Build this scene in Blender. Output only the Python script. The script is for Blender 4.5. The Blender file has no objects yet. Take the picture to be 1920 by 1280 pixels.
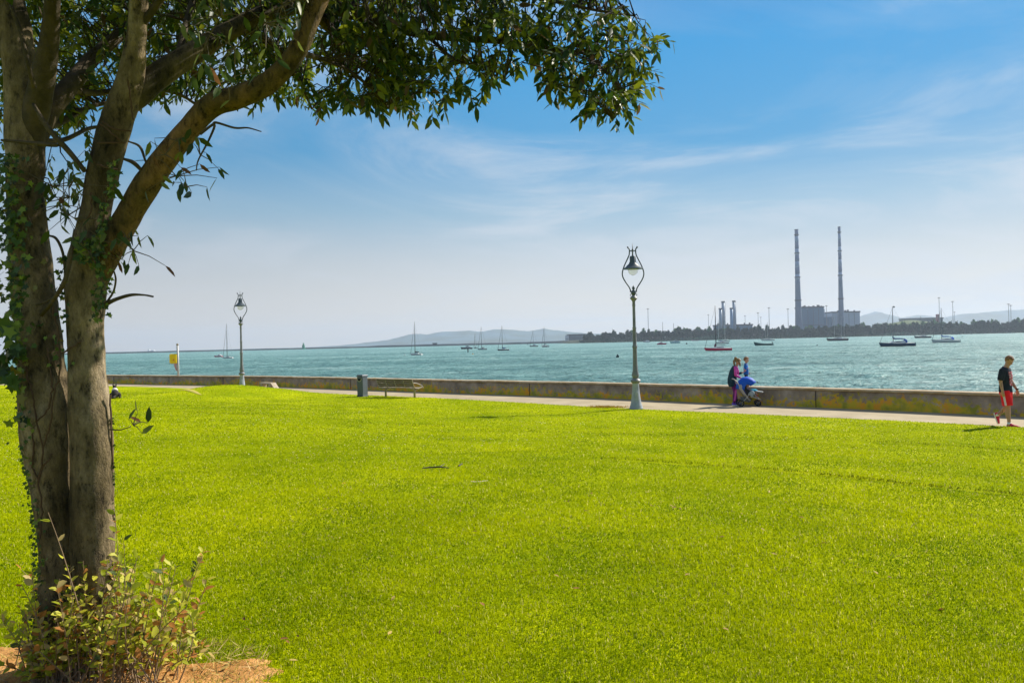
import bpy, math, random
import numpy as np
from mathutils import Vector, Matrix, noise
from mathutils.bvhtree import BVHTree
R = math.radians
random.seed(7)
rng = np.random.default_rng(11)
scene = bpy.context.scene
col = scene.collection

# ------------------------------------------------------------------ camera
FPX = 1500.0                       # focal length in photograph pixels (1920 wide)
EYE = 2.4                          # eye height above the promenade
ROLL = math.atan(0.0234)
PITCH = 1.4 / 1500
SEA = -1.5
cam_d = bpy.data.cameras.new('camera')
cam = bpy.data.objects.new('camera', cam_d)
col.objects.link(cam)
cam_d.sensor_width = 36.0
cam_d.lens = FPX / 1920 * 36.0
cam_d.clip_start = 0.1
cam_d.clip_end = 30000
Fv = Vector((0, math.cos(PITCH), math.sin(PITCH)))
Rv = Vector((math.cos(ROLL), 0, -math.sin(ROLL)))
Uv = Rv.cross(Fv).normalized()
Rv = Fv.cross(Uv).normalized()
Mc = Matrix((Rv, Uv, -Fv)).transposed().to_4x4()
Mc.translation = Vector((0, 0, EYE))
cam.matrix_world = Mc
scene.camera = cam

def ray(px, py):
    d = Fv + Rv * ((px - 960) / FPX) + Uv * ((640 - py) / FPX)
    return d / d.y
def P(px, py, Z):                  # the point at depth Z behind a photo pixel
    return Vector((0, 0, EYE)) + ray(px, py) * Z
def G(px, py, z=0.0):              # the point on the level z behind a photo pixel
    d = ray(px, py)
    return Vector((0, 0, EYE)) + d * ((z - EYE) / d.z)
def hor(px):
    return 663.9 - 0.0234 * px

# ------------------------------------------------------------------ light
SUN_EL, SUN_AZ = 38.0, 57.0        # azimuth measured clockwise from +Y
world = bpy.data.worlds.new('World')
scene.world = world
world.use_nodes = True
nt = world.node_tree
for n in list(nt.nodes): nt.nodes.remove(n)
def N(tree, typ, **kw):
    n = tree.nodes.new(typ)
    for k, v in kw.items():
        if k.startswith('in_'):
            key = k[3:]
            key = int(key) if key.isdigit() else key.replace('_', ' ')
            n.inputs[key].default_value = v
        else:
            setattr(n, k, v)
    return n
out = N(nt, 'ShaderNodeOutputWorld')
SKYS, EXPO = 0.065, 0.80
bg = N(nt, 'ShaderNodeBackground', in_Strength=SKYS)
sky = N(nt, 'ShaderNodeTexSky', sky_type='NISHITA', sun_disc=False, sun_elevation=R(SUN_EL), sun_rotation=R(SUN_AZ),
        altitude=0, air_density=1.0, dust_density=0.7, ozone_density=3.0)
hs = N(nt, 'ShaderNodeHueSaturation', in_Saturation=1.42, in_Value=0.80)
nt.links.new(sky.outputs[0], hs.inputs['Color'])
tc = N(nt, 'ShaderNodeTexCoord')
sep = N(nt, 'ShaderNodeSeparateXYZ')
nt.links.new(tc.outputs['Generated'], sep.inputs[0])
def M(tree, op, a, b=None, clamp=False):
    n = tree.nodes.new('ShaderNodeMath'); n.operation = op; n.use_clamp = clamp
    for i, v in enumerate((a, b)):
        if v is None: continue
        if isinstance(v, (int, float)): n.inputs[i].default_value = v
        else: tree.links.new(v, n.inputs[i])
    return n.outputs[0]
def ramp(tree, fac, stops, interp='LINEAR'):
    n = tree.nodes.new('ShaderNodeValToRGB'); cr = n.color_ramp; cr.interpolation = interp
    while len(cr.elements) < len(stops): cr.elements.new(0.5)
    for e, (p, c) in zip(cr.elements, stops):
        e.position = p; e.color = (c, c, c, 1) if isinstance(c, (int, float)) else (*c, 1)
    tree.links.new(fac, n.inputs[0]); return n.outputs[0]
zc = M(nt, 'ADD', M(nt, 'MAXIMUM', sep.outputs[2], 0.0), 0.12)
comb = N(nt, 'ShaderNodeCombineXYZ')
nt.links.new(M(nt, 'DIVIDE', sep.outputs[0], zc), comb.inputs[0])
nt.links.new(M(nt, 'DIVIDE', sep.outputs[1], zc), comb.inputs[1])
mp = N(nt, 'ShaderNodeMapping'); mp.inputs['Rotation'].default_value = (0, 0, R(24)); mp.inputs['Scale'].default_value = (0.62, 0.80, 1)
mp.inputs['Location'].default_value = (5.75, .25, 0)
nt.links.new(comb.outputs[0], mp.inputs[0])
n1 = N(nt, 'ShaderNodeTexNoise', in_Scale=1.0, in_Detail=9.0, in_Roughness=0.60, in_Distortion=1.5)
nt.links.new(mp.outputs[0], n1.inputs['Vector'])
n2 = N(nt, 'ShaderNodeTexNoise', in_Scale=0.35, in_Detail=3.0, in_Roughness=0.5)
nt.links.new(mp.outputs[0], n2.inputs['Vector'])
cl = M(nt, 'ADD', M(nt, 'MULTIPLY', n1.outputs['Fac'], 0.55), M(nt, 'MULTIPLY', n2.outputs['Fac'], 0.45))
clm = ramp(nt, cl, [(0.40, 0.0), (0.47, 0.10), (0.54, 0.42), (.62, .78)])
def lin(c): return tuple(((v/255/12.92) if v <= 10 else ((v/255+.055)/1.055)**2.4) for v in c)
def skyc(c): return tuple(v/(SKYS*2**EXPO) for v in lin(c))
# the measured colours of the summer sky by height above the horizon, lit unevenly by the physical sky
rv = nt.nodes.new('ShaderNodeValToRGB'); cr_ = rv.color_ramp
stops = [(0.0, (250, 240, 228)), (.05, (234, 230, 226)), (.10, (210, 217, 222)), (.16, (158, 196, 220)), (.23, (78, 167, 220)), (.34, (48, 163, 228)), (.55, (32, 128, 214)), (1.0, (25, 90, 175))]
while len(cr_.elements) < len(stops): cr_.elements.new(.5)
for e_, (p_, c_) in zip(cr_.elements, stops): e_.position = p_; e_.color = (*[v/12 for v in skyc(c_)], 1)
nt.links.new(sep.outputs[2], rv.inputs[0])
sc_ = N(nt, 'ShaderNodeVectorMath', operation='SCALE'); sc_.inputs['Scale'].default_value = 12.0; nt.links.new(rv.outputs[0], sc_.inputs[0])
blend = N(nt, 'ShaderNodeMixRGB', in_Fac=0.84); nt.links.new(hs.outputs[0], blend.inputs['Color1']); nt.links.new(sc_.outputs[0], blend.inputs['Color2'])
mix = N(nt, 'ShaderNodeMixRGB', in_Color2=(*skyc((216, 224, 234)), 1))
nt.links.new(clm, mix.inputs['Fac']); nt.links.new(blend.outputs[0], mix.inputs['Color1'])
dt = N(nt, 'ShaderNodeVectorMath', operation='DOT_PRODUCT'); dt.inputs[1].default_value = (math.sin(R(60)), math.cos(R(60)), 0); nt.links.new(tc.outputs['Generated'], dt.inputs[0])
lf = ramp(nt, M(nt, 'ADD', M(nt, 'MULTIPLY', dt.outputs['Value'], .5), .5), [(.40, .74), (.62, .88), (.75, .98), (.90, 1.0)])
dim = N(nt, 'ShaderNodeMixRGB', blend_type='MULTIPLY', in_Fac=1.0); nt.links.new(mix.outputs[0], dim.inputs['Color1']); nt.links.new(lf, dim.inputs['Color2'])
nt.links.new(dim.outputs[0], bg.inputs['Color'])
nt.links.new(bg.outputs[0], out.inputs[0])

sun_d = bpy.data.lights.new('sun', 'SUN'); sun_d.energy = 4.6; sun_d.angle = R(0.53); sun_d.color = (1.0, 0.93, 0.82)
sun = bpy.data.objects.new('sun', sun_d); col.objects.link(sun)
sd = Vector((math.sin(R(SUN_AZ)) * math.cos(R(SUN_EL)), math.cos(R(SUN_AZ)) * math.cos(R(SUN_EL)), math.sin(R(SUN_EL))))
sun.rotation_euler = sd.to_track_quat('Z', 'Y').to_euler()
sun.location = (10, 10, 20)
vs = scene.view_settings
scene.display_settings.display_device = 'sRGB'
vs.view_transform = 'Standard'; vs.look = 'None'; vs.gamma = 1.0; vs.use_curve_mapping = False
vs.exposure = EXPO
scene.cycles.max_bounces = 6; scene.cycles.volume_bounces = 0; scene.cycles.transparent_max_bounces = 6
scene.cycles.sample_clamp_indirect = 4.0

# ------------------------------------------------------------------ materials
def mat(name, c, rough=0.7, spec=0.4, metal=0.0, c2=None, scale=8.0, detail=5.0, bump=0.0, bscale=None, trans=0.0, tint=False, lo=0.35, hi=0.65, alpha=1.0, stretch=None):
    m = bpy.data.materials.new(name); m.use_nodes = True; t = m.node_tree
    b = t.nodes['Principled BSDF']; o = t.nodes['Material Output']
    b.inputs['Roughness'].default_value = rough; b.inputs['Specular IOR Level'].default_value = spec; b.inputs['Metallic'].default_value = metal
    b.inputs['Base Color'].default_value = (*c, 1)
    colr = None
    tcn = N(t, 'ShaderNodeTexCoord'); vec = tcn.outputs['Object']
    if stretch:
        mpn = N(t, 'ShaderNodeMapping'); mpn.inputs['Scale'].default_value = stretch
        t.links.new(vec, mpn.inputs[0]); vec = mpn.outputs[0]
    if c2 is not None:
        nz = N(t, 'ShaderNodeTexNoise', in_Scale=scale, in_Detail=detail, in_Roughness=0.6)
        t.links.new(vec, nz.inputs['Vector'])
        colr = ramp(t, nz.outputs['Fac'], [(lo, c), (hi, c2)])
    if tint:
        at = N(t, 'ShaderNodeAttribute', attribute_name='tint')
        if colr is None: colr = at.outputs['Color']
        else:
            mm = N(t, 'ShaderNodeMixRGB', blend_type='MULTIPLY', in_Fac=1.0)
            t.links.new(at.outputs['Color'], mm.inputs['Color1']); t.links.new(colr, mm.inputs['Color2']); colr = mm.outputs[0]
    if colr is not None: t.links.new(colr, b.inputs['Base Color'])
    if bump:
        nb = N(t, 'ShaderNodeTexNoise', in_Scale=bscale or scale * 3, in_Detail=6.0, in_Roughness=0.65)
        t.links.new(vec, nb.inputs['Vector'])
        bp = N(t, 'ShaderNodeBump', in_Strength=bump, in_Distance=0.02)
        t.links.new(nb.outputs['Fac'], bp.inputs['Height']); t.links.new(bp.outputs[0], b.inputs['Normal'])
    if trans:
        tl = N(t, 'ShaderNodeBsdfTranslucent')
        if colr is not None: t.links.new(colr, tl.inputs['Color'])
        else: tl.inputs['Color'].default_value = (*c, 1)
        ms = N(t, 'ShaderNodeMixShader', in_Fac=trans)
        t.links.new(b.outputs[0], ms.inputs[1]); t.links.new(tl.outputs[0], ms.inputs[2]); t.links.new(ms.outputs[0], o.inputs[0])
    if alpha < 1: b.inputs['Alpha'].default_value = alpha
    return m

# ------------------------------------------------------------------ mesh helpers
def np_mesh(name, V, loops, counts, tint=None, smooth=False):
    me = bpy.data.meshes.new(name)
    V = np.asarray(V, dtype=np.float32); loops = np.asarray(loops, dtype=np.int32); counts = np.asarray(counts, dtype=np.int32)
    me.vertices.add(len(V)); me.vertices.foreach_set('co', V.ravel())
    me.loops.add(len(loops)); me.loops.foreach_set('vertex_index', loops)
    me.polygons.add(len(counts))
    st = np.concatenate(([0], np.cumsum(counts)[:-1])).astype(np.int32)
    me.polygons.foreach_set('loop_start', st)
    me.polygons.foreach_set('loop_total', counts)
    if tint is not None:
        a = me.attributes.new('tint', 'FLOAT_COLOR', 'POINT')
        c4 = np.ones((len(V), 4), dtype=np.float32); c4[:, :3] = tint
        a.data.foreach_set('color', c4.ravel())
    me.update(calc_edges=True)
    if smooth: me.polygons.foreach_set('use_smooth', np.ones(len(counts), dtype=bool))
    return me

def link(name, me, m=None, parent=None, loc=None):
    o = bpy.data.objects.new(name, me)
    if m is not None and not isinstance(m, (list, tuple)): me.materials.append(m)
    elif m: [me.materials.append(x) for x in m]
    col.objects.link(o)
    if parent: o.parent = parent
    if loc is not None: o.location = loc
    return o

def tag(o, label=None, cat=None, group=None, kind=None):
    if label: o['label'] = label
    if cat: o['category'] = cat
    if group: o['group'] = group
    if kind: o['kind'] = kind
    return o

def empty(name, loc=(0, 0, 0), rz=0.0, label=None, cat=None, group=None):
    o = bpy.data.objects.new(name, None); col.objects.link(o)
    o.empty_display_size = 0.3
    o.location = loc; o.rotation_euler = (0, 0, rz)
    tag(o, label, cat, group); return o

def frame_from(d):
    d = d.normalized()
    a = Vector((0, 0, 1)) if abs(d.z) < 0.9 else Vector((1, 0, 0))
    u = d.cross(a).normalized(); v = d.cross(u).normalized()
    return u, v

class MB:
    def __init__(s): s.v = []; s.f = []
    def box(s, c, size, rz=0.0, ry=0.0, rx=0.0, taper=1.0):
        i = len(s.v); Mx = Matrix.Rotation(rz, 3, 'Z') @ Matrix.Rotation(ry, 3, 'Y') @ Matrix.Rotation(rx, 3, 'X')
        for z in (-.5, .5):
            k = taper if z > 0 else 1.0
            for x, y in ((-.5, -.5), (.5, -.5), (.5, .5), (-.5, .5)):
                s.v.append(Vector(c) + Mx @ Vector((x * size[0] * k, y * size[1] * k, z * size[2])))
        s.f += [(i+3, i+2, i+1, i), (i+4, i+5, i+6, i+7)] + [(i+a, i+(a+1) % 4, i+4+(a+1) % 4, i+4+a) for a in range(4)]
        return s
    def bbox(s, c, size, b=0.01, rz=0.0, ry=0.0, rx=0.0):     # a box with chamfered edges
        i = len(s.v); Mx = Matrix.Rotation(rz, 3, 'Z') @ Matrix.Rotation(ry, 3, 'Y') @ Matrix.Rotation(rx, 3, 'X')
        hx, hy, hz = size[0]/2, size[1]/2, size[2]/2
        def rect(z, q):
            x, y = hx - q, hy - q
            return [(x, hy-q-b+0, z), (x-b, y, z), (-x+b, y, z), (-x, y-b, z), (-x, -y+b, z), (-x+b, -y, z), (x-b, -y, z), (x, -y+b, z)]
        rings = [rect(-hz, b), rect(-hz+b, 0), rect(hz-b, 0), rect(hz, b)]
        for r_ in rings:
            for p in r_: s.v.append(Vector(c) + Mx @ Vector(p))
        for k in range(3):
            for a in range(8):
                s.f.append((i+k*8+a, i+k*8+(a+1) % 8, i+(k+1)*8+(a+1) % 8, i+(k+1)*8+a))
        s.f.append(tuple(i+a for a in range(7, -1, -1))); s.f.append(tuple(i+24+a for a in range(8)))
        return s
    def tube(s, pts, rad, seg=8, cap=True, sy=1.0, up=None):
        pts = [Vector(p) for p in pts]; n = len(pts)
        if isinstance(rad, (int, float)): rad = [rad] * n
        i0 = len(s.v); pu = None
        for k, p in enumerate(pts):
            d = (pts[min(k+1, n-1)] - pts[max(k-1, 0)])
            if d.length < 1e-9: d = Vector((0, 0, 1))
            d.normalize()
            if pu is None:
                if up is not None: u = Vector(up); u = (u - d*u.dot(d)).normalized()
                else: u, _ = frame_from(d)
            else:
                u = pu - d * pu.dot(d)
                u = u.normalized() if u.length > 1e-6 else frame_from(d)[0]
            pu = u; w = d.cross(u)
            r_ = rad[k]; ra, rb = (r_ if isinstance(r_, (tuple, list)) else (r_, r_ * sy))
            for a in range(seg):
                t = 2*math.pi*a/seg
                s.v.append(p + u*(ra*math.cos(t)) + w*(rb*math.sin(t)))
        for k in range(n-1):
            for a in range(seg):
                b = (a+1) % seg
                s.f.append((i0+k*seg+a, i0+k*seg+b, i0+(k+1)*seg+b, i0+(k+1)*seg+a))
        if cap:
            s.f.append(tuple(i0+a for a in range(seg-1, -1, -1)))
            s.f.append(tuple(i0+(n-1)*seg+a for a in range(seg)))
        return s
    def capsule(s, a, b, ra, rb, seg=12):
        a, b = Vector(a), Vector(b); d = (b-a).normalized()
        pts, rr = [], []
        for t in (1.0, .85, .5, .2): pts.append(a - d*ra*t); rr.append(max(ra*math.sqrt(max(0, 1-t*t)), ra*.05))
        for t in (0, .33, .66, 1): pts.append(a.lerp(b, t)); rr.append(ra + (rb-ra)*t)
        for t in (.2, .5, .85, 1.0): pts.append(b + d*rb*t); rr.append(max(rb*math.sqrt(max(0, 1-t*t)), rb*.05))
        return s.tube(pts, rr, seg)
    def lathe(s, prof, seg=16, c=(0, 0, 0)):
        i0 = len(s.v)
        for r_, z in prof:
            for a in range(seg):
                t = 2*math.pi*a/seg
                s.v.append(Vector(c) + Vector((r_*math.cos(t), r_*math.sin(t), z)))
        for k in range(len(prof)-1):
            for a in range(seg):
                b = (a+1) % seg
                s.f.append((i0+k*seg+a, i0+k*seg+b, i0+(k+1)*seg+b, i0+(k+1)*seg+a))
        s.f.append(tuple(i0+a for a in range(seg-1, -1, -1))); s.f.append(tuple(i0+(len(prof)-1)*seg+a for a in range(seg)))
        return s
    def ball(s, c, r, seg=12, rings=8, fn=None):
        r = (r, r, r) if isinstance(r, (int, float)) else r
        i0 = len(s.v)
        for k in range(rings+1):
            ph = math.pi*k/rings
            for a in range(seg):
                t = 2*math.pi*a/seg
                p = Vector((math.sin(ph)*math.cos(t), math.sin(ph)*math.sin(t), math.cos(ph)))
                if fn: p = fn(p)
                s.v.append(Vector(c) + Vector((p.x*r[0], p.y*r[1], p.z*r[2])))
        for k in range(rings):
            for a in range(seg):
                b = (a+1) % seg
                s.f.append((i0+k*seg+b, i0+k*seg+a, i0+(k+1)*seg+a, i0+(k+1)*seg+b))
        return s
    def loft(s, rings, closed=True, cap=True):
        i0 = len(s.v); m = len(rings[0])
        for r_ in rings: s.v += [Vector(p) for p in r_]
        for k in range(len(rings)-1):
            for a in range(m if closed else m-1):
                b = (a+1) % m
                s.f.append((i0+k*m+a, i0+k*m+b, i0+(k+1)*m+b, i0+(k+1)*m+a))
        if cap:
            s.f.append(tuple(i0+a for a in range(m-1, -1, -1))); s.f.append(tuple(i0+(len(rings)-1)*m+a for a in range(m)))
        return s
    def prism(s, poly, y0, y1):        # polygon in xz extruded along y
        i = len(s.v); n = len(poly)
        for y in (y0, y1):
            for x, z in poly: s.v.append(Vector((x, y, z)))
        s.f.append(tuple(range(i, i+n))); s.f.append(tuple(range(i+2*n-1, i+n-1, -1)))
        s.f += [(i+(a+1) % n, i+a, i+n+a, i+n+(a+1) % n) for a in range(n)]
        return s
    def mesh(s, name='mesh', smooth=False):
        me = bpy.data.meshes.new(name)
        me.from_pydata([tuple(v) for v in s.v], [], s.f); me.update()
        if smooth: me.polygons.foreach_set('use_smooth', [True]*len(me.polygons))
        return me
    def build(s, name, m=None, parent=None, smooth=False, loc=None):
        return link(name, s.mesh(name, smooth), m, parent, loc)

def smooth_angle(o, deg=40):
    me = o.data
    me.polygons.foreach_set('use_smooth', [True]*len(me.polygons))
    try: me.set_sharp_from_angle(angle=R(deg))
    except Exception: pass

def remesh(mb, voxel, it=4, name='body'):
    me = mb.mesh('tmp'); o = bpy.data.objects.new('tmp', me); col.objects.link(o)
    m1 = o.modifiers.new('r', 'REMESH'); m1.mode = 'VOXEL'; m1.voxel_size = voxel
    m2 = o.modifiers.new('s', 'SMOOTH'); m2.iterations = it; m2.factor = 0.5
    dg = bpy.context.evaluated_depsgraph_get()
    r_ = bpy.data.meshes.new_from_object(o.evaluated_get(dg)); r_.name = name
    bpy.data.objects.remove(o); bpy.data.meshes.remove(me)
    r_.polygons.foreach_set('use_smooth', [True]*len(r_.polygons))
    return r_

def copy_tree(o, parent=None):
    c = o.copy(); col.objects.link(c)
    if parent: c.parent = parent
    for ch in [q for q in bpy.data.objects if q.parent == o]: copy_tree(ch, c)
    return c

def crom(pts, n):                     # Catmull-Rom through rows of numbers
    A = np.array(pts, float); A = np.vstack([2*A[0]-A[1], A, 2*A[-1]-A[-2]])
    o = []
    for k in range(1, len(A)-2):
        for t in np.linspace(0, 1, n, endpoint=False):
            a, b, c, d = A[k-1], A[k], A[k+1], A[k+2]
            o.append(.5*((2*b)+(-a+c)*t+(2*a-5*b+4*c-d)*t*t+(-a+3*b-3*c+d)*t**3))
    o.append(A[-2]); return np.array(o)

# leaves: one template copied to many frames in numpy
LV = np.array([(0, 0, 0), (.28, .40, .10), (.28, 0, 0), (.28, -.40, .10), (.68, .34, .06), (.68, 0, -.03), (.68, -.34, .06), (1, 0, -.10)], float)
LF = [(0, 2, 1), (0, 3, 2), (2, 5, 4, 1), (3, 6, 5, 2), (5, 7, 4), (6, 7, 5)]
IV = np.array([(0, 0, 0), (-.10, .38, .05), (.22, .30, .05), (.40, .58, .0), (.55, .22, .04), (1, 0, -.08), (.55, -.22, .04), (.40, -.58, 0), (.22, -.30, .05), (-.10, -.38, .05), (.45, 0, 0)], float)
IF = [(0, 2, 1), (0, 10, 2), (2, 10, 4, 3), (10, 5, 4), (10, 6, 5), (8, 7, 6, 10), (0, 8, 10), (0, 9, 8)]
def leaves(pos, dirs, nrm, length, width, tint, T=LV, F=LF):
    pos = np.asarray(pos, float); d = np.asarray(dirs, float); n = np.asarray(nrm, float)
    d /= np.linalg.norm(d, axis=1, keepdims=True)
    s_ = np.cross(n, d); s_ /= np.linalg.norm(s_, axis=1, keepdims=True) + 1e-9
    n = np.cross(d, s_)
    L = np.asarray(length)[:, None, None]; W = np.asarray(width)[:, None, None]
    V = pos[:, None, :] + d[:, None, :]*T[None, :, 0:1]*L + s_[:, None, :]*T[None, :, 1:2]*W + n[:, None, :]*T[None, :, 2:3]*W
    k, m = len(pos), len(T)
    lo = np.concatenate([np.array(f) for f in F]); ct = np.array([len(f) for f in F])
    loops = (lo[None, :] + (np.arange(k)*m)[:, None]).ravel()
    counts = np.tile(ct, k)
    tt = np.repeat(np.asarray(tint, float), m, axis=0)
    return V.reshape(-1, 3), loops, counts, tt
DENS = 1.0        # share of grass blades
NSPRAY = 4200
WAVE = 0.022     # leafy sprays in the crown
HAZE = 0.00013
# ------------------------------------------------------------------ ground, promenade, sea
EDGE_PX = [(0, 722), (200, 723.5), (300, 726), (470, 732.5), (640, 739), (840, 747), (1140, 764.5), (1320, 772.5), (1820, 795.5), (1920, 801.5)]
WALL_PX = [(0, 716.9), (200, 718.7), (300, 720.7), (480, 723.5), (640, 729), (840, 736.5), (1140, 746.5), (1320, 754.8), (1820, 776), (1920, 781.5)]
def ground_line(px, left_ext, right_ext):
    p = [G(x, y) for x, y in px]
    p = [(q.x, q.y) for q in p]
    return [left_ext] + p + right_ext
def smooth_line(L, step=.6, win=7):
    L = np.array(L, float); s = np.concatenate(([0], np.cumsum(np.linalg.norm(np.diff(L, axis=0), axis=1))))
    f = np.linspace(0, s[-1], int(s[-1]/step)); Q = np.stack([np.interp(f, s, L[:, k]) for k in (0, 1)], 1)
    K = np.hanning(win*2+1); K /= K.sum(); Z_ = Q.copy()
    for k in (0, 1): Z_[win:-win, k] = np.convolve(Q[:, k], K, 'valid')
    return Z_
edge = smooth_line(ground_line(EDGE_PX, (-110, 100), [(22, 10.3), (38, -5.6), (56, -23)]))
wall = smooth_line(ground_line(WALL_PX, (-112, 106), [(25, 11.2), (41, -4.8), (59, -23)]))

def seg_dist(Q, L):                  # signed distance of points Q from the polyline L (positive on the camera's side)
    best = np.full(len(Q), 1e9); sgn = np.ones(len(Q))
    if len(L) > 150: L = L[::3]
    for a, b in zip(L[:-1], L[1:]):
        d = b-a; t = np.clip(((Q-a) @ d)/(d @ d), 0, 1)
        c = a + t[:, None]*d; r_ = np.linalg.norm(Q-c, axis=1)
        cr = d[0]*(Q[:, 1]-a[1]) - d[1]*(Q[:, 0]-a[0])
        m = r_ < best; best[m] = r_[m]; sgn[m] = np.where(cr[m] < 0, 1, -1)
    return best*sgn
TRK_A = crom([tuple(G(x, y, .35))[:2] for x, y in ((200, 782), (400, 787), (760, 800), (1100, 800), (1500, 806), (1920, 829), (2150, 842))], 6)
TRK_B = crom([tuple(G(x, y, .62))[:2] for x, y in ((1150, 852), (1340, 863), (1500, 876), (1700, 893), (1920, 912), (2100, 930))], 6)
SOIL = Vector((-2.55, 3.85))
def sstep(t):
    t = np.clip(t, 0, 1); return t*t*(3-2*t)
def height(Q):
    Q = np.asarray(Q, float).reshape(-1, 2)
    d = seg_dist(Q, edge)
    h = 0.03*sstep(d/0.25) + 0.68*sstep(d/19.0)
    h += 0.50*np.exp(-(((Q[:, 0]+14.2)/2.5)**2 + ((Q[:, 1]-40.3)/3.6)**2))
    h += 0.06*np.sin(Q[:, 0]*0.31+1.0)*np.sin(Q[:, 1]*0.23)*sstep(d/5)
    h += 0.018*np.sin(Q[:, 0]*1.3+Q[:, 1]*0.7)*np.sin(Q[:, 1]*1.1-Q[:, 0]*0.4+2)*sstep(d/2)
    for L, dep in ((TRK_A, .05), (TRK_B, .06)):
        t = np.abs(seg_dist(Q, L)); h -= dep*np.exp(-(t/0.16)**2)
    return h
def hz(x, y): return float(height([(x, y)])[0])

# lawn: ruled between the promenade's edge and a line behind the camera
ns, ntt = len(edge), 300
tpar = np.linspace(0, 1, ntt)**1.15
Cb = np.stack([np.linspace(-130, 40, ns), np.full(ns, -42.0)], 1)
es = edge
fine = np.linspace(0, ns-1, 620)
E2 = np.stack([np.interp(fine, np.arange(ns), es[:, k]) for k in (0, 1)], 1)
C2 = np.stack([np.interp(fine, np.arange(ns), Cb[:, k]) for k in (0, 1)], 1)
XY = (E2[:, None, :] + (C2-E2)[:, None, :]*tpar[None, :, None]).reshape(-1, 2)
Zg = height(XY)
Zg.reshape(620, ntt)[:, 0] = -0.05
Vg = np.column_stack([XY, Zg])
ii = (np.arange(619)[:, None]*ntt + np.arange(ntt-1)[None, :]).ravel()
loops = np.stack([ii, ii+1, ii+ntt+1, ii+ntt], 1)
m_lawn = bpy.data.materials.new('lawn_grass'); m_lawn.use_nodes = True; t = m_lawn.node_tree; b = t.nodes['Principled BSDF']
b.inputs['Roughness'].default_value = 0.9; b.inputs['Specular IOR Level'].default_value = 0.02
tcn = N(t, 'ShaderNodeTexCoord')
a1 = N(t, 'ShaderNodeTexNoise', in_Scale=0.35, in_Detail=4.0, in_Roughness=0.6); t.links.new(tcn.outputs['Object'], a1.inputs['Vector'])
a2 = N(t, 'ShaderNodeTexNoise', in_Scale=5.0, in_Detail=6.0, in_Roughness=0.75); t.links.new(tcn.outputs['Object'], a2.inputs['Vector'])
a3 = N(t, 'ShaderNodeTexNoise', in_Scale=38.0, in_Detail=3.0, in_Roughness=0.8); t.links.new(tcn.outputs['Object'], a3.inputs['Vector'])
s_ = M(t, 'ADD', M(t, 'MULTIPLY', a1.outputs['Fac'], .40), M(t, 'ADD', M(t, 'MULTIPLY', a2.outputs['Fac'], .28), M(t, 'MULTIPLY', a3.outputs['Fac'], .32)))
cr = ramp(t, s_, [(0.36, (.13, .21, .0002)), (0.45, (.26, .33, .0002)), (0.54, (.38, .43, .0002)), (0.62, (.52, .54, .002))])
t.links.new(cr, b.inputs['Base Color'])
bp = N(t, 'ShaderNodeBump', in_Strength=0.8, in_Distance=0.05)
t.links.new(M(t, 'ADD', a3.outputs['Fac'], a2.outputs['Fac']), bp.inputs['Height']); t.links.new(bp.outputs[0], b.inputs['Normal'])
lawn = link('lawn', np_mesh('lawn', Vg, loops.ravel(), np.full(len(loops), 4), smooth=True), m_lawn)
tag(lawn, kind='structure')

# promenade path
m_path = mat('path_concrete', (.33, .265, .16), .85, .2, c2=(.43, .355, .225), scale=0.9, detail=9, bump=.25, bscale=60)
def ribbon(A, B, z, n=400, name='r', zf=None):
    f = np.linspace(0, 1, n)
    def rs(L):
        s = np.concatenate(([0], np.cumsum(np.linalg.norm(np.diff(L, axis=0), axis=1)))); s /= s[-1]
        return np.stack([np.interp(f, s, L[:, 0]), np.interp(f, s, L[:, 1])], 1)
    a, b_ = rs(A), rs(B)
    V = np.vstack([np.column_stack([a, np.full(n, z)]), np.column_stack([b_, np.full(n, z)])])
    i = np.arange(n-1); lp = np.stack([i, i+1, i+1+n, i+n], 1)
    return V, lp
def offset(L, d):                    # away from the sea for positive d
    T = np.gradient(L, axis=0); T /= np.linalg.norm(T, axis=1, keepdims=True)
    return L + np.stack([T[:, 1], -T[:, 0]], 1)*d
V, lp = ribbon(offset(edge, 0.5), offset(wall, -0.2), 0.0)
path = link('path', np_mesh('path', V, lp.ravel(), np.full(len(lp), 4)), m_path); tag(path, kind='structure')

# sea wall with its coping
m_wall = bpy.data.materials.new('old_sea_wall'); m_wall.use_nodes = True; t = m_wall.node_tree; b = t.nodes['Principled BSDF']
b.inputs['Roughness'].default_value = .9; b.inputs['Specular IOR Level'].default_value = .15
tcn = N(t, 'ShaderNodeTexCoord'); sp = N(t, 'ShaderNodeSeparateXYZ'); t.links.new(tcn.outputs['Object'], sp.inputs[0])
w1 = N(t, 'ShaderNodeTexNoise', in_Scale=1.6, in_Detail=8.0, in_Roughness=.65); t.links.new(tcn.outputs['Object'], w1.inputs['Vector'])
basec = ramp(t, w1.outputs['Fac'], [(.32, (.19, .14, .09)), (.5, (.34, .25, .165)), (.68, (.50, .38, .26))])
w2 = N(t, 'ShaderNodeTexNoise', in_Scale=7.5, in_Detail=8.0, in_Roughness=.75); t.links.new(tcn.outputs['Object'], w2.inputs['Vector'])
w4 = N(t, 'ShaderNodeTexNoise', in_Scale=0.30, in_Detail=2.0); t.links.new(tcn.outputs['Object'], w4.inputs['Vector'])
zz = M(t, 'MULTIPLY', sp.outputs[2], -0.46)                         # more lichen low on the wall
lm = M(t, 'ADD', M(t, 'ADD', w2.outputs['Fac'], zz), M(t, 'MULTIPLY', M(t, 'SUBTRACT', w4.outputs['Fac'], .5), .5))
lmask = ramp(t, lm, [(.365, 0.0), (.415, .9)])
w3 = N(t, 'ShaderNodeTexNoise', in_Scale=2.6, in_Detail=4.0); t.links.new(tcn.outputs['Object'], w3.inputs['Vector'])
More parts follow.
